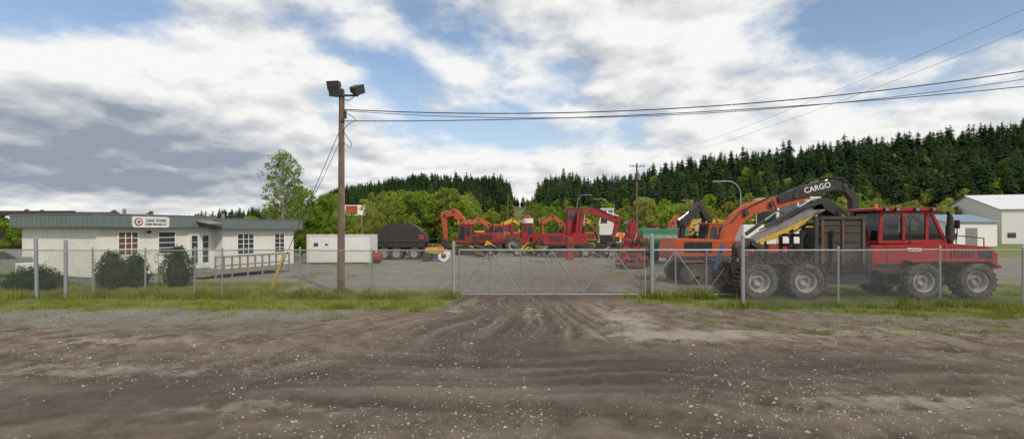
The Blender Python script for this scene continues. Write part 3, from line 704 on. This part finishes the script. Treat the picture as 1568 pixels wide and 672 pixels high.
def excavator(name,loc,rz,k='orange',boomk=None,boom=None,stick=None,tool='bucket',cabk=None,scale=1,cabraise=0):
    boomk=boomk or k; cabk=cabk or k
    s=MB(); tracks(s)
    s.prism(k,[(-2.4,1.1),(-2.5,1.5),(-2.35,2.15),(-.5,2.2),(-.3,1.95),(1.5,1.9),(1.6,1.05),(-1.9,1.0)],-1.25,1.25)
    s.prism('black',[(-2.45,1.02),(1.6,1.0),(1.6,1.2),(-2.45,1.24)],-1.27,1.27)
    for sg in(-1,1):
        y0,y1=sorted((sg*1.251,sg*1.265)); s.bb('black',-2.0,-.7,y0,y1,1.45,1.95); s.bb('steel',-.5,.0,y0,y1,1.3,1.85)
        for i in range(5):
            y0,y1=sorted((sg*1.266,sg*1.275)); s.bb(k,-1.95+i*.26,-1.87+i*.26,y0,y1,1.5,1.9)
    s.bb('black',-1.9,-.9,-.9,.2,2.2,2.38); s.cyl('black',(-1.2,-.5,2.3),(-1.2,-.5,2.95),.06,n=8)
    cab(s,.1,1.55,.35,1.29,1.15+cabraise,2.9+cabraise,cabk)
    if cabraise: s.bb('black',.1,1.5,.35,1.27,1.1,1.15+cabraise*.5); s.bb(k,.1,1.5,.35,1.27,1.15+cabraise*.5,1.15+cabraise)
    s.bb(k,.2,1.5,-1.2,-.5,1.9,2.2)
    s.tube('black',[(-2.3,-1.2,2.15),(-2.3,-1.2,2.6),(-.6,-1.2,2.6),(-.6,-1.2,2.15)],.02)
    boom=boom or [(.9,1.6,.5),(1.9,3.1,.6),(3.2,4.0,.62),(5.2,3.7,.35)]
    stick=stick or [(5.5,4.2,.25),(5.1,3.5,.45),(4.7,1.3,.25)]
    s.arm(boomk,boom,-.42,-.02); s.arm(boomk,stick,-.36,-.08)
    hyd(s,(1.5,1.4),(boom[1][0]+.3,boom[1][1]-.1),-.5,.09); hyd(s,(1.5,1.4),(boom[1][0]+.3,boom[1][1]-.1),.06,.09)
    hyd(s,(boom[2][0]-.4,boom[2][1]+.4),(stick[0][0],stick[0][1]),-.22)
    for i in(1,2,3): s.cyl('steel',(boom[i][0],-.48,boom[i][1]),(boom[i][0],.04,boom[i][1]),.12,n=10)
    ex,ez=stick[-1][0],stick[-1][1]
    hyd(s,(stick[0][0]-.1,stick[0][1]-.3),(ex+.25,ez+.3),-.22,.05)
    pts=[(b_[0],-.46,b_[1]+b_[2]/2+.04) for b_ in boom]; s.tube('black',pts,.03)
    if tool=='bucket':
        s.prism('steel',[(ex-.1,ez+.15),(ex+.3,ez),(ex+.35,ez-.4),(ex,ez-.85),(ex-.5,ez-.95),(ex-.8,ez-.65),(ex-.3,ez-.5)],-.75,.35)
        for i in range(4): s.box('steel',(ex-.85,-.68+i*.32,ez-.65),(.2,.08,.06),(0,.5,0))
    elif tool=='grapple':
        s.cyl('steel',(ex,-.22,ez+.1),(ex,-.22,ez-.4),.15,n=10)
        for sg in(-1,1):
            s.arm('steel',[(ex,ez-.35,.25),(ex+sg*.65,ez-.7,.2),(ex+sg*.6,ez-1.3,.14),(ex+sg*.15,ez-1.6,.06)],-.5,-.35); s.arm('steel',[(ex,ez-.35,.25),(ex+sg*.65,ez-.7,.2),(ex+sg*.6,ez-1.3,.14),(ex+sg*.15,ez-1.6,.06)],-.1,.05)
    elif tool=='head':
        s.prism('dred',[(ex-.25,ez+.2),(ex+.25,ez+.2),(ex+.35,ez-1.4),(ex-.35,ez-1.4)],-.55,.15)
        for z in(ez-.3,ez-1.0):
            for sg in(-1,1): s.arm('steel',[(ex+sg*.3,z,.18),(ex+sg*.7,z-.15,.14),(ex+sg*.55,z-.45,.08)],-.7,-.5)
        s.cyl('steel',(ex,-.6,ez-.7),(ex,.2,ez-.7),.22,n=12)
    s.obj(name,loc,rz,scale,bevel=.03)
P=math.pi
excavator('tracked_excavator',(-3.6,52,0),P-.25,'dred','orange',[(.9,1.6,.55),(1.6,3.4,.7),(2.4,4.2,.72),(3.4,3.9,.45)],[(3.7,4.2,.3),(3.5,3.6,.5),(3.3,1.4,.32)],'bucket',scale=1.03)
excavator('tracked_excavator',(-1.2,62,0),P+.3,'orange',None,[(.9,1.6,.5),(1.6,3.0,.6),(2.8,3.6,.55),(4.0,2.9,.35)],[(4.3,3.2,.25),(4.0,2.7,.4),(3.4,1.2,.25)],scale=1.05)
excavator('tracked_excavator',(-3.0,72,0),.2,'yellow',None,[(.9,1.6,.5),(1.6,3.0,.6),(2.8,3.6,.55),(4.0,2.9,.35)],[(4.3,3.2,.25),(4.0,2.7,.4),(3.4,1.2,.25)],scale=1.1)
excavator('log_loader',(5.2,48,0),0.1,'red','red',[(.9,1.6,.6),(1.2,4.0,.65),(2.2,4.35,.6),(4.7,3.3,.45)],[(4.9,3.8,.3),(4.7,3.1,.45),(4.3,1.7,.3)],'grapple',cabraise=1.6)
excavator('tracked_excavator',(10.5,53,0),P-.1,'white','yellow',[(.9,1.6,.5),(1.9,3.0,.5),(2.8,3.5,.5),(4.2,2.9,.35)],[(4.4,3.3,.2),(4.2,2.8,.35),(3.8,1.4,.2)],'grapple',cabk='white',cabraise=1.7)
excavator('tracked_excavator',(12.9,33,0),P+.35,'orange','black',[(.6,1.6,.5),(.2,3.2,.55),(.9,4.1,.55),(2.2,2.9,.35)],[(2.5,3.2,.2),(2.2,2.7,.35),(2.4,1.2,.25)],'head',scale=.98)
excavator('tracked_excavator',(18.9,44,0),P-.2,'yellow','yellow',[(.9,1.6,.5),(1.4,2.9,.5),(2.0,3.3,.5),(3.2,2.6,.35)],[(3.4,3.0,.2),(3.2,2.5,.35),(2.9,1.2,.2)],scale=.98,cabraise=.4)
excavator('tracked_excavator',(14.2,50,0),.3,'dred','orange',[(.9,1.6,.5),(1.5,3.2,.5),(2.3,3.9,.5),(3.4,3.1,.35)],[(3.6,3.5,.2),(3.4,3.0,.35),(3.1,1.3,.2)],scale=1)
excavator('tracked_excavator',(7.4,60,0),P,'orange','orange',[(.9,1.6,.5),(1.5,3.2,.5),(2.5,3.9,.5),(3.8,3.1,.35)],[(4.0,3.5,.2),(3.8,3.0,.35),(3.4,1.3,.2)],scale=1.05)

s=MB(); tracks(s,4.2,.6,2.5,.9)
s.prism('orange',[(-2.4,1.1),(-2.5,1.5),(-2.3,2.1),(1.0,2.0),(1.1,1.05),(-1.9,1.0)],-1.25,1.25)
s.bb('black',-2.0,-.7,-1.265,-1.251,1.45,1.95); s.bb('black',-2.4,1.0,-1.27,-1.251,1.1,1.3)
s.arm('orange',[(.1,1.5,.55),(.25,2.3,.6),(.6,3.0,.62),(1.25,3.5,.6),(2.2,3.72,.55),(3.1,3.92,.46),(4.0,4.15,.38)],-.9,-.5)
s.arm('black',[(2.5,3.9,.3),(3.3,4.2,.46),(4.6,4.52,.56),(5.3,4.62,.48),(5.75,4.45,.4),(6.1,3.95,.34),(6.1,3.4,.28)],-1.0,-.62)
hyd(s,(1.1,2.3),(2.6,3.4),-.7,.09); hyd(s,(2.6,4.1),(4.9,4.85),-.8,.06)
s.arm('yellow',[(1.6,2.0,.16),(3.4,2.55,.16),(4.6,2.9,.14)],-1.3,-1.15)
for i,(x,z) in enumerate([(1.0,3.3),(2.2,3.72),(3.3,4.1),(5.6,4.55)]): s.cyl('steel',(x,-1.05,z),(x,-.45,z),.12,n=12)
s.tube('black',[(.3,-.95,2.85),(.8,-.95,3.4),(2.0,-.95,4.0),(3.0,-.95,4.3)],.03); s.tube('black',[(2.2,-1.02,3.9),(2.4,-1.02,3.4),(3.0,-1.02,3.2),(3.6,-1.02,3.7)],.03)
s.tube('black',[(3.4,-1.05,4.5),(3.9,-1.05,4.85),(4.8,-1.05,4.95),(5.4,-1.05,4.9),(5.9,-1.05,4.5)],.03)
s.cyl('steel',(6.1,-.8,3.4),(6.1,-.8,3.0),.14,n=10); s.prism('steel',[(5.8,3.1),(6.4,3.1),(6.3,2.3),(5.9,2.3)],-1.0,-.6)
o=s.obj('log_loader',(9.95,24.9,0),0,bevel=.03)
text('CARGO',.36,(4.3,-1.01,4.46),(P/2,-.24,0),'trim',o,'boom_lettering')
s=MB(); cab(s,-.3,2.2,0,2.0,1.6,4.0,'white',.15,False); s.bb('white',-2.2,-.35,0,2.1,1.2,2.6); s.bb('steel',-3,2.4,.2,1.9,.7,1.1); s.bb('dred',-2.4,2.4,-.02,2.1,1.1,1.58)
for x in(-1.8,1.3):
    for y in(.2,1.9): s.wheel((x,y,.6),.6,.4)
s.obj('service_truck',(15.6,29.5,0),.1,1.08,bevel=.03)

s=MB()
s.prism('red',[(-.55,.25),(.55,.25),(.5,1.0),(.35,1.35),(.3,2.2),(.22,2.3),(-.3,2.3),(-.38,1.4),(-.6,1.0)],-.4,.4)
s.prism('red',[(-.2,2.3),(.2,2.3),(.16,2.9),(.05,3.1),(-.12,3.1),(-.2,2.8)],-.22,.22)
s.bb('steel',-.85,.85,-.6,.6,.1,.25)
for z in(.6,1.2,1.75):
    for sg in(-1,1): s.arm('dred',[(sg*.3,z,.22),(sg*.75,z+.12,.18),(sg*.85,z-.2,.1)],-.55,-.41)
s.cyl('steel',(-.1,-.55,.7),(-.1,.5,.7),.22,n=14); s.cyl('black',(.1,-.5,1.7),(.1,-.38,1.7),.2,n=14); hyd(s,(-.3,1.0),(.1,2.2),-.48)
s.cyl('steel',(0,-.25,3.0),(0,.25,3.0),.09,n=10); s.tube('black',[(-.2,-.45,2.1),(-.4,-.5,1.7),(-.25,-.5,1.3)],.03)
s.prism('black',[(-.25,1.0),(.2,1.0),(.2,1.25),(-.25,1.25)],-.42,-.405)
s.obj('harvester_head',(7.85,33.5,-.02),.2,1.05,bevel=.03)
s=MB(); s.prism('dred',[(-.3,.1),(.3,.1),(.22,1.9),(-.22,1.9)],-.3,.3); s.cyl('steel',(0,-.35,1.3),(0,.35,1.3),.15)
for sg in(-1,1): s.arm('dred',[(sg*.2,.9,.2),(sg*.55,.7,.15),(sg*.5,.3,.1)],-.42,-.31)
s.obj('grapple_saw_head',(4.75,42,0),.1,bevel=.03)
s=MB(); s.cyl('green',(-1.6,0,1.45),(1.6,0,1.45),.95,n=28); s.cyl('green',(1.6,0,1.45),(1.85,0,1.45),.95,.6,n=28); s.cyl('green',(-1.6,0,1.45),(-1.85,0,1.45),.95,.6,n=28)
for x in(-1,1): s.bb('green',x-.15,x+.15,-.8,.8,.15,.85)
s.bb('steel',-1.9,1.9,-.8,.8,0,.15); s.cyl('steel',(0,0,2.38),(0,0,2.6),.25,n=14)
s.obj('green_fuel_tank',(11.2,38,0),.05,1.1)
s=MB()
for x in(-1.6,1.6):
    for y in(-1.1,1.1): s.wheel((x,y,.85),.85,.6)
s.prism('red',[(.4,1.0),(2.9,1.0),(3.0,1.6),(2.7,1.95),(.6,2.1)],-.7,.7); s.bb('red',-2.6,.1,-.7,.7,1.0,1.6)
cab(s,-.6,.7,-.75,.75,1.6,3.0,'red',.2); s.arm('red',[(-1.4,1.5,.3),(-1.7,2.9,.3),(-2.9,2.7,.25)],-.4,.4); s.cyl('black',(1.6,.3,1.9),(1.6,.3,3.2),.09,n=8)
s.bb('dred',3.0,3.25,-1.2,1.2,.4,1.2); s.arm('steel',[(-2.9,2.6,.2),(-3.1,1.6,.25),(-3.2,1.0,.2)],-.3,.3)
s.obj('log_skidder',(1.6,56,0),.15,1.05,bevel=.03)
s=MB(); s.bb('dred',-2.6,2.6,-1,1,1.0,1.5); s.bb('steel',-2.5,2.5,-.8,.8,.6,1.0); cab(s,1.0,2.5,-1,1,1.5,2.7,'dred',.3,False)
for x in(-1.8,-.8,1.8):
    for y in(-.9,.9): s.wheel((x,y,.5),.5,.3,lug=8)
s.cyl('white',(-.8,0,1.5),(-.8,0,3.6),.65,.6,n=18); s.cyl('red',(-.8,0,3.6),(-.8,0,4.0),.6,.2,n=18)
s.obj('water_truck',(1.2,66,0),P,1.1,bevel=.03)

# ------------------------------------------------------------------ forwarder
s=MB(); r=.68
for x in(0.0,1.65,5.82,7.72):
    for y in(.0,2.15): s.wheel((x,y,r),r,.62,lug=22)
for y in(0,2.15):
    rr=r+.025; per=[]
    for i in range(15): a=P/2-P*i/14; per.append((1.65+rr*math.cos(a),r+rr*math.sin(a),-a))
    for i in range(10): per.append((1.65-1.65*(i+.5)/10,r-rr,P/2))
    for i in range(15): a=-P/2-P*i/14; per.append((rr*math.cos(a),r+rr*math.sin(a),-a))
    for i in range(10): per.append((1.65*(i+.5)/10,r+rr-.05+.03*math.sin(i*2.1),P/2))
    for x,z,a in per:
        s.box('rust',(x,y,max(.03,z)),(.045,.68,.085),(0,a,0))
for y in(0.42,1.74):
    s.prism('steel',[(-.2,.5),(1.85,.5),(1.6,.95),(.0,.95)],y-.1,y+.1); s.prism('steel',[(5.6,.5),(7.9,.5),(7.3,.98),(6.2,.98)],y-.1,y+.1)
s.bb('steel',-.9,4.3,.75,1.4,.75,1.15); s.bb('steel',4.3,8.3,.5,1.7,.6,1.0); s.cyl('steel',(4.2,1.08,.5),(4.2,1.08,1.4),.3,n=16)
s.bb('black',-1.0,3.9,.1,.22,1.15,1.35); s.bb('black',-1.0,3.9,1.95,2.07,1.15,1.35)
for x in(-.9,.3,1.5,2.6):
    s.bb('black',x-.08,x+.08,-.2,2.35,1.16,1.34)
    for y in(-.18,2.3): s.cyl('black',(x,y,1.25),(x-.02,y+(-.08 if y<0 else .08),2.0 if x<1 else 2.5),.055,n=8)
for y in(-.2,.6,1.4,2.2): s.bb('steel',2.0,2.12,y,y+.12,1.3,2.95)
for z in(1.5,1.9,2.3,2.7,2.92): s.bb('black',2.13,2.2,-.2,2.35,z-.06,z+.06)
s.bb('steel',2.25,3.75,-.15,-.05,1.35,2.9); s.bb('rust',2.22,2.32,-.2,-.16,1.3,2.95); s.bb('rust',3.68,3.78,-.2,-.16,1.3,3.0); s.bb('rust',2.95,3.03,-.2,-.16,1.3,2.95); s.bb('steel',2.2,3.8,-.22,-.165,2.88,2.98)
for z in(1.7,2.05,2.4,2.65): s.bb('black',2.3,3.7,-.17,-.155,z,z+.04)
s.bb('black',2.3,4.1,-.1,2.2,1.0,1.9); s.bb('black',2.4,4.1,0,2.1,.55,1.0); s.bb('steel',2.7,3.9,.3,1.9,1.9,2.6)
for i in range(6): s.tube('steel',[(2.5+i*.25,-.12,1.0),(2.6+i*.25,-.2,1.3+R(0,.4)),(2.8+i*.22,-.14,1.1)],.025)
s.cyl('steel',(3.0,1.0,1.3),(3.0,1.0,3.3),.24,n=16)
s.arm('black',[(3.3,3.1,.3),(2.7,3.45,.42),(2.2,3.4,.35)],.3,.75)
s.arm('grey',[(2.6,3.35,.30),(1.4,2.75,.28),(.3,2.3,.24),(-.1,2.05,.18)],.3,.5); s.arm('yellow',[(2.3,3.0,.13),(1.3,2.55,.13),(.2,2.05,.11)],.16,.26)
s.arm('black',[(2.5,3.62,.12),(1.4,3.02,.14),(.5,2.62,.1)],.28,.42)
hyd(s,(.9,2.85),(2.3,3.65),.4,.06); s.tube('black',[(2.6,.2,3.5),(1.8,.15,3.3),(1.0,.2,2.8),(.2,.2,2.5)],.03)
s.tube('black',[(2.4,.2,3.2),(1.8,.1,2.7),(1.2,.1,2.3),(1.5,.2,1.9),(2.1,.2,1.7)],.03)
s.tube('black',[(3.1,.2,3.3),(3.5,.1,2.9),(3.4,.1,2.4),(3.0,.1,2.0)],.035)
for sg in(-1,1): s.arm('steel',[(-.1,2.1,.2),(-.1+sg*.45,1.8,.18),(-.1+sg*.4,1.5,.1)],.2,.7)
s.cyl('steel',(-.1,.45,2.2),(-.1,.45,1.7),.13,n=10)
for i in range(8):
    s.tube('steel',[(-.6+i*.4,-.15,1.3),(-.4+i*.4,-.18,1.6+R(0,.3)),(-.2+i*.4,-.1,1.35)],.03)
s.box('blue',(-1.1,.6,1.5),(.12,.1,1.0),(0,.3,0))
s.prism('red',[(4.15,1.05),(4.15,1.95),(6.9,2.0),(7.2,2.0),(8.3,1.9),(8.6,1.8),(8.65,1.15),(8.3,1.0),(7.0,1.3),(6.3,1.3),(6.0,1.1)],.05,2.1)
s.prism('black',[(8.0,1.4),(8.5,1.4),(8.5,1.75),(8.0,1.82)],.035,.049)
for i in range(7): s.bb('black',7.0+i*.13,7.06+i*.13,.035,.049,1.5,1.82)
s.bb('black',4.22,6.6,.036,.049,1.12,1.3); s.bb('black',4.7,4.72,.036,.049,1.3,1.93); s.bb('black',6.78,6.8,.036,.049,1.3,1.97)
s.bb('black',4.3,6.0,-.12,.05,.95,1.08); s.bb('black',4.5,5.1,-.14,.04,.5,.56); s.bb('black',4.5,4.55,-.14,.04,.5,.95);s.bb('black',5.05,5.1,-.14,.04,.5,.95)
s.bb('red',8.62,8.75,.1,2.05,1.1,1.7)
for y in(-.05,1.85): s.prism('red',[(5.3,1.42),(6.3,1.45),(8.2,1.45),(8.55,1.2),(8.5,1.15),(8.1,1.38),(6.2,1.38),(5.4,1.35)],y-.25,y+.45)
# cab: frame of posts with clear glazing and an interior
z0,z1=2.0,3.2; cx=.3
s.prism('red',[(4.3+cx,z0),(6.8+cx,z0),(6.78+cx,z0+.16),(4.31+cx,z0+.1)],.3,1.85)
for y in(.3,1.77):
    for q in([(4.3,z0+.1),(4.43,z0+.1),(4.5,z1),(4.38,z1)],[(5.16,z0+.1),(5.27,z0+.1),(5.27,z1),(5.16,z1)],[(6.02,z0+.13),(6.13,z0+.13),(6.13,z1),(6.02,z1)],[(6.66,z0+.15),(6.78,z0+.15),(6.28,z1),(6.17,z1)]):
        s.prism('red',[(a+cx,b_) for a,b_ in q],y,y+.08)
    s.bb('red',4.4+cx,6.25+cx,y+.001,y+.079,z1-.1,z1-.001)
for q in([(4.42,2.1),(5.17,2.1),(5.17,3.12),(4.49,3.12)],[(5.26,2.1),(6.03,2.1),(6.03,3.12),(5.26,3.12)],[(6.12,2.13),(6.68,2.14),(6.2,3.12),(6.12,3.12)]):
    for y in(.33,1.82): s.add([(a+cx,y,b_) for a,b_ in q],[(0,1,2,3)],'clear')
s.add([(6.76+cx,.4,2.15),(6.76+cx,1.75,2.15),(6.26+cx,1.75,3.12),(6.26+cx,.4,3.12)],[(0,1,2,3)],'clear')
s.add([(4.34+cx,.38,2.1),(4.42+cx,.38,3.12),(4.42+cx,1.77,3.12),(4.34+cx,1.77,2.1)],[(0,1,2,3)],'clear')
s.prism('black',[(5.2+cx,2.1),(5.8+cx,2.1),(5.8+cx,2.35),(5.4+cx,2.4),(5.32+cx,2.95),(5.15+cx,2.95)],.8,1.35); s.bb('black',6.2+cx,6.5+cx,.7,1.5,2.1,2.5); s.cyl('black',(6.1+cx,1.08,2.2),(6.0+cx,1.08,2.65),.03,n=6); s.bb('steel',4.5+cx,4.9+cx,1.2,1.75,2.1,2.7)
s.prism('red',[(4.15+cx,z1),(6.45+cx,z1),(6.5+cx,z1+.06),(6.2+cx,z1+.12),(4.4+cx,z1+.12),(4.15+cx,z1+.08)],.2,1.95)
for x in(4.8,5.2,5.9,6.5): s.box('black',(x,.18,3.24),(.18,.1,.13)); s.box('grey',(x,.125,3.24),(.12,.01,.08))
s.tube('black',[(5.6,.22,2.0),(5.6,.1,2.05),(5.6,.1,2.9),(5.6,.22,3.0)],.018); s.tube('black',[(6.9,.2,2.2),(7.2,.0,2.3),(7.2,0,2.6)],.02); s.box('black',(7.2,0,2.7),(.05,.2,.3))
s.cyl('orangep',(5.0,1.0,3.32),(5.0,1.0,3.47),.06,n=10); s.cyl('black',(5.5,1.5,3.3),(5.5,1.5,3.9),.01,n=5)
s.cyl('black',(7.55,.7,1.9),(7.55,.7,3.0),.1,n=12); s.cyl('black',(7.55,.7,3.0),(7.45,.7,3.2),.07,n=10)
s.cyl('steel',(7.55,.7,2.1),(7.55,.7,2.7),.14,n=12)
s.tube('black',[(7.3,.15,2.0),(7.3,.15,2.3),(8.3,.15,2.2),(8.3,.15,1.9)],.02)
fw=s.obj('forestry_forwarder',(8.75,18.35,0),0,bevel=.02)
text('TRECK',.17,(5.7,.045-.012,1.78),(P/2,0,0),'trim',fw,'body_lettering')

# ------------------------------------------------------------------ distant buildings / signs
def shed(name,x,y,L_,W,h,roofh,wall,roofk,rz=0,band=None):
    s=MB(); s.prism(wall,[(0,0),(L_,0),(L_,h),(0,h)],0,W)
    s.add([(-.4,-.4,h),(L_+.4,-.4,h),(L_+.4,W/2,h+roofh),(-.4,W/2,h+roofh),(L_+.4,W+.4,h),(-.4,W+.4,h)],[(0,1,2,3),(3,2,4,5)],roofk)
    s.add([(0,0,h),(0,W,h),(0,W/2,h+roofh-.1)],[(0,2,1)],wall); s.add([(L_,0,h),(L_,W,h),(L_,W/2,h+roofh-.1)],[(0,1,2)],wall)
    n=int(L_/3)
    for i in range(n):
        if i%3==1: s.bb('grey',i*3+.4,i*3+2.4,-.04,-.001,0,min(2.8,h-.4))
        else: s.bb('glass',i*3+.8,i*3+2.0,-.04,-.001,1.1,2.0)
    if band: s.bb(band,-.2,L_+.2,-.46,-.41,h-.7,h+.3)
    s.obj(name,(x,y,0),rz)
M['bluesteel']=mkmat('blue_grey_roof',(0.16,0.22,0.30),0.5,var=.1)
M['whiteroof']=mkmat('white_metal_roof',(0.6,0.62,0.64),0.5,var=.05)
shed('warehouse',88,92,40,26,6.2,3.3,'white','whiteroof',-.35)
shed('workshop_building',66,78,8.8,9,3.7,1.3,'white','bluesteel',.1)
shed('service_station',28,86,17,8,3.8,.6,'cream','yellow',0,'yellow')
shed('workshop_building',22,98,9,7,3.6,1.0,'white','bluesteel')
shed('workshop_building',-70,80,24,10,3.0,1.0,'white','bluesteel')
s=MB(); s.bb('trim',-1.3,1.3,-.1,.1,4.4,5.7); s.bb('signred',-1.2,.3,-.12,-.101,4.5,5.6)
for x in(-.8,.8): s.cyl('grey',(x,.15,0),(x,.15,5.6),.08,n=8)
s.obj('roadside_sign',(-20.2,66,0))
s=MB(); s.cyl('grey',(0,0,0),(0,0,2.2),.03,n=6); s.box('orangep',(0,-.05,2.0),(.5,.03,.5),(0,P/4,0)); s.obj('warning_sign',(9.8,46,0))
s=MB()
for i in range(6): s.cyl('oldwood',(-1.5,i%3*.4,.2+.35*(i//3)),(3,i%3*.4+.1,.2+.35*(i//3)),.17,n=10)
s.obj('timber_stack',(17.8,30,0))

# ------------------------------------------------------------------ world
sun_az=(0.55,-0.835); el=math.radians(42)
sd=Vector((sun_az[0]*math.cos(el),sun_az[1]*math.cos(el),math.sin(el))).normalized()
ld=bpy.data.lights.new('sun','SUN'); ld.energy=2.5; ld.angle=math.radians(2); ld.color=(1,.93,.82)
lo=bpy.data.objects.new('sun',ld); lo.rotation_euler=(-sd).to_track_quat('-Z','Y').to_euler(); lo.location=(0,0,50); col.objects.link(lo)
w=bpy.data.worlds.new('World'); scene.world=w; w.use_nodes=True; t=w.node_tree; N=t.nodes; L=t.links; N.clear()
out=N.new('ShaderNodeOutputWorld'); bg=N.new('ShaderNodeBackground'); L.new(bg.outputs[0],out.inputs[0]); bg.inputs[1].default_value=.1
sky=N.new('ShaderNodeTexSky'); sky.sky_type='NISHITA'; sky.sun_disc=False; sky.sun_elevation=el; sky.sun_rotation=math.atan2(sd.x,sd.y)
tc=N.new('ShaderNodeTexCoord'); D_=tc.outputs['Generated']
sp=N.new('ShaderNodeSeparateXYZ'); L.new(D_,sp.inputs[0])
zc=ma('ADD',ma('MAXIMUM',sp.outputs[2],0),.26)
cx=ma('DIVIDE',sp.outputs[0],zc); cy=ma('DIVIDE',sp.outputs[1],zc)
cb=N.new('ShaderNodeCombineXYZ'); L.new(cx,cb.inputs[0]); L.new(cy,cb.inputs[1]); cb.inputs[2].default_value=1.7
def cn(scale,off=(0,0,0),detail=8,rough=.55,dist=.15):
    mpn=N.new('ShaderNodeMapping'); mpn.inputs['Location'].default_value=off; L.new(cb.outputs[0],mpn.inputs[0])
    n=N.new('ShaderNodeTexNoise'); n.inputs['Scale'].default_value=scale; n.inputs['Detail'].default_value=detail; n.inputs['Roughness'].default_value=rough; n.inputs['Distortion'].default_value=dist
    L.new(mpn.outputs[0],n.inputs['Vector']); return n.outputs['Fac']
def blob(c,r0,zs=2.0):
    c=Vector(c).normalized()
    a=N.new('ShaderNodeVectorMath'); a.operation='SUBTRACT'; L.new(D_,a.inputs[0]); a.inputs[1].default_value=c
    b2=N.new('ShaderNodeVectorMath'); b2.operation='MULTIPLY'; L.new(a.outputs[0],b2.inputs[0]); b2.inputs[1].default_value=(1,1,zs)
    l=N.new('ShaderNodeVectorMath'); l.operation='LENGTH'; L.new(b2.outputs[0],l.inputs[0])
    n=N.new('ShaderNodeMapRange'); n.interpolation_type='SMOOTHSTEP'; n.inputs[1].default_value=r0; n.inputs[2].default_value=r0*.15; n.inputs[3].default_value=0;n.inputs[4].default_value=1
    L.new(l.outputs['Value'],n.inputs[0]); return n.outputs[0]
na=cn(1.25); nb_=cn(1.25,(.10,-.16,0),4); nf=cn(4.5,(3,1,0),7,.58); nf2=cn(4.5,(3.05,.92,0),4,.5)
blue=ma('ADD',ma('ADD',blob((-.14,1,.25),.42,2.2),ma('MULTIPLY',blob((-.98,1,.42),.34,2.6),1.3)),ma('MULTIPLY',blob((.74,1,.40),.36,4.5),1.2))
dens=ma('ADD',na,ma('MULTIPLY',ma('SUBTRACT',nf,.5),.42)); dens=ma('ADD',dens,.19); dens=ma('SUBTRACT',dens,ma('MULTIPLY',blue,.2))
hz=mp(sp.outputs[2],.16,.0); dens=ma('ADD',dens,ma('MULTIPLY',hz,.16))
dens=ma('ADD',dens,ma('MULTIPLY',blob((-.7,1,.2),.5,2.2),.2))
cov=N.new('ShaderNodeMapRange'); cov.interpolation_type='SMOOTHSTEP'; cov.inputs[1].default_value=.47; cov.inputs[2].default_value=.67; L.new(dens,cov.inputs[0])
shade=ma('ADD',ma('MULTIPLY',ma('SUBTRACT',na,nb_),2.6),.84); shade=ma('ADD',shade,ma('MULTIPLY',ma('SUBTRACT',nf,nf2),1.7))
dark=blob((-.80,1,.13),.50,3.8); dkn=ma('MULTIPLY',dark,mp(ma('ADD',na,ma('MULTIPLY',ma('SUBTRACT',nf,.5),.4)),.32,.6,.4,1.15)); dkn=ma('MULTIPLY',dkn,mp(sp.outputs[2],.03,.07,.35,1))
shade=ma('SUBTRACT',shade,ma('MULTIPLY',dkn,.85),True)
ccol=mc(shade,(3.0,3.45,4.2),(9.4,9.35,9.2))
skyc=N.new('ShaderNodeMix'); skyc.data_type='RGBA'; skyc.blend_type='MULTIPLY'; skyc.inputs[0].default_value=1; L.new(sky.outputs[0],skyc.inputs[6]); skyc.inputs[7].default_value=(1.45,1.45,1.45,1)
base=mc(mp(sp.outputs[2],.3,-.02,0.06,.7),skyc.outputs[2],(6.2,6.9,7.9))
fin=mc(cov.outputs[0],base,ccol); L.new(fin,bg.inputs[0])

# ------------------------------------------------------------------ camera
cd=bpy.data.cameras.new('camera'); cd.sensor_width=36; cd.lens=18; cd.shift_y=.0102; cd.clip_end=5000
co=bpy.data.objects.new('camera',cd); co.location=(0,0,2.5); co.rotation_euler=(P/2,0,0); col.objects.link(co); scene.camera=co
scene.view_settings.view_transform='Standard'; scene.view_settings.look='None'; scene.view_settings.exposure=0
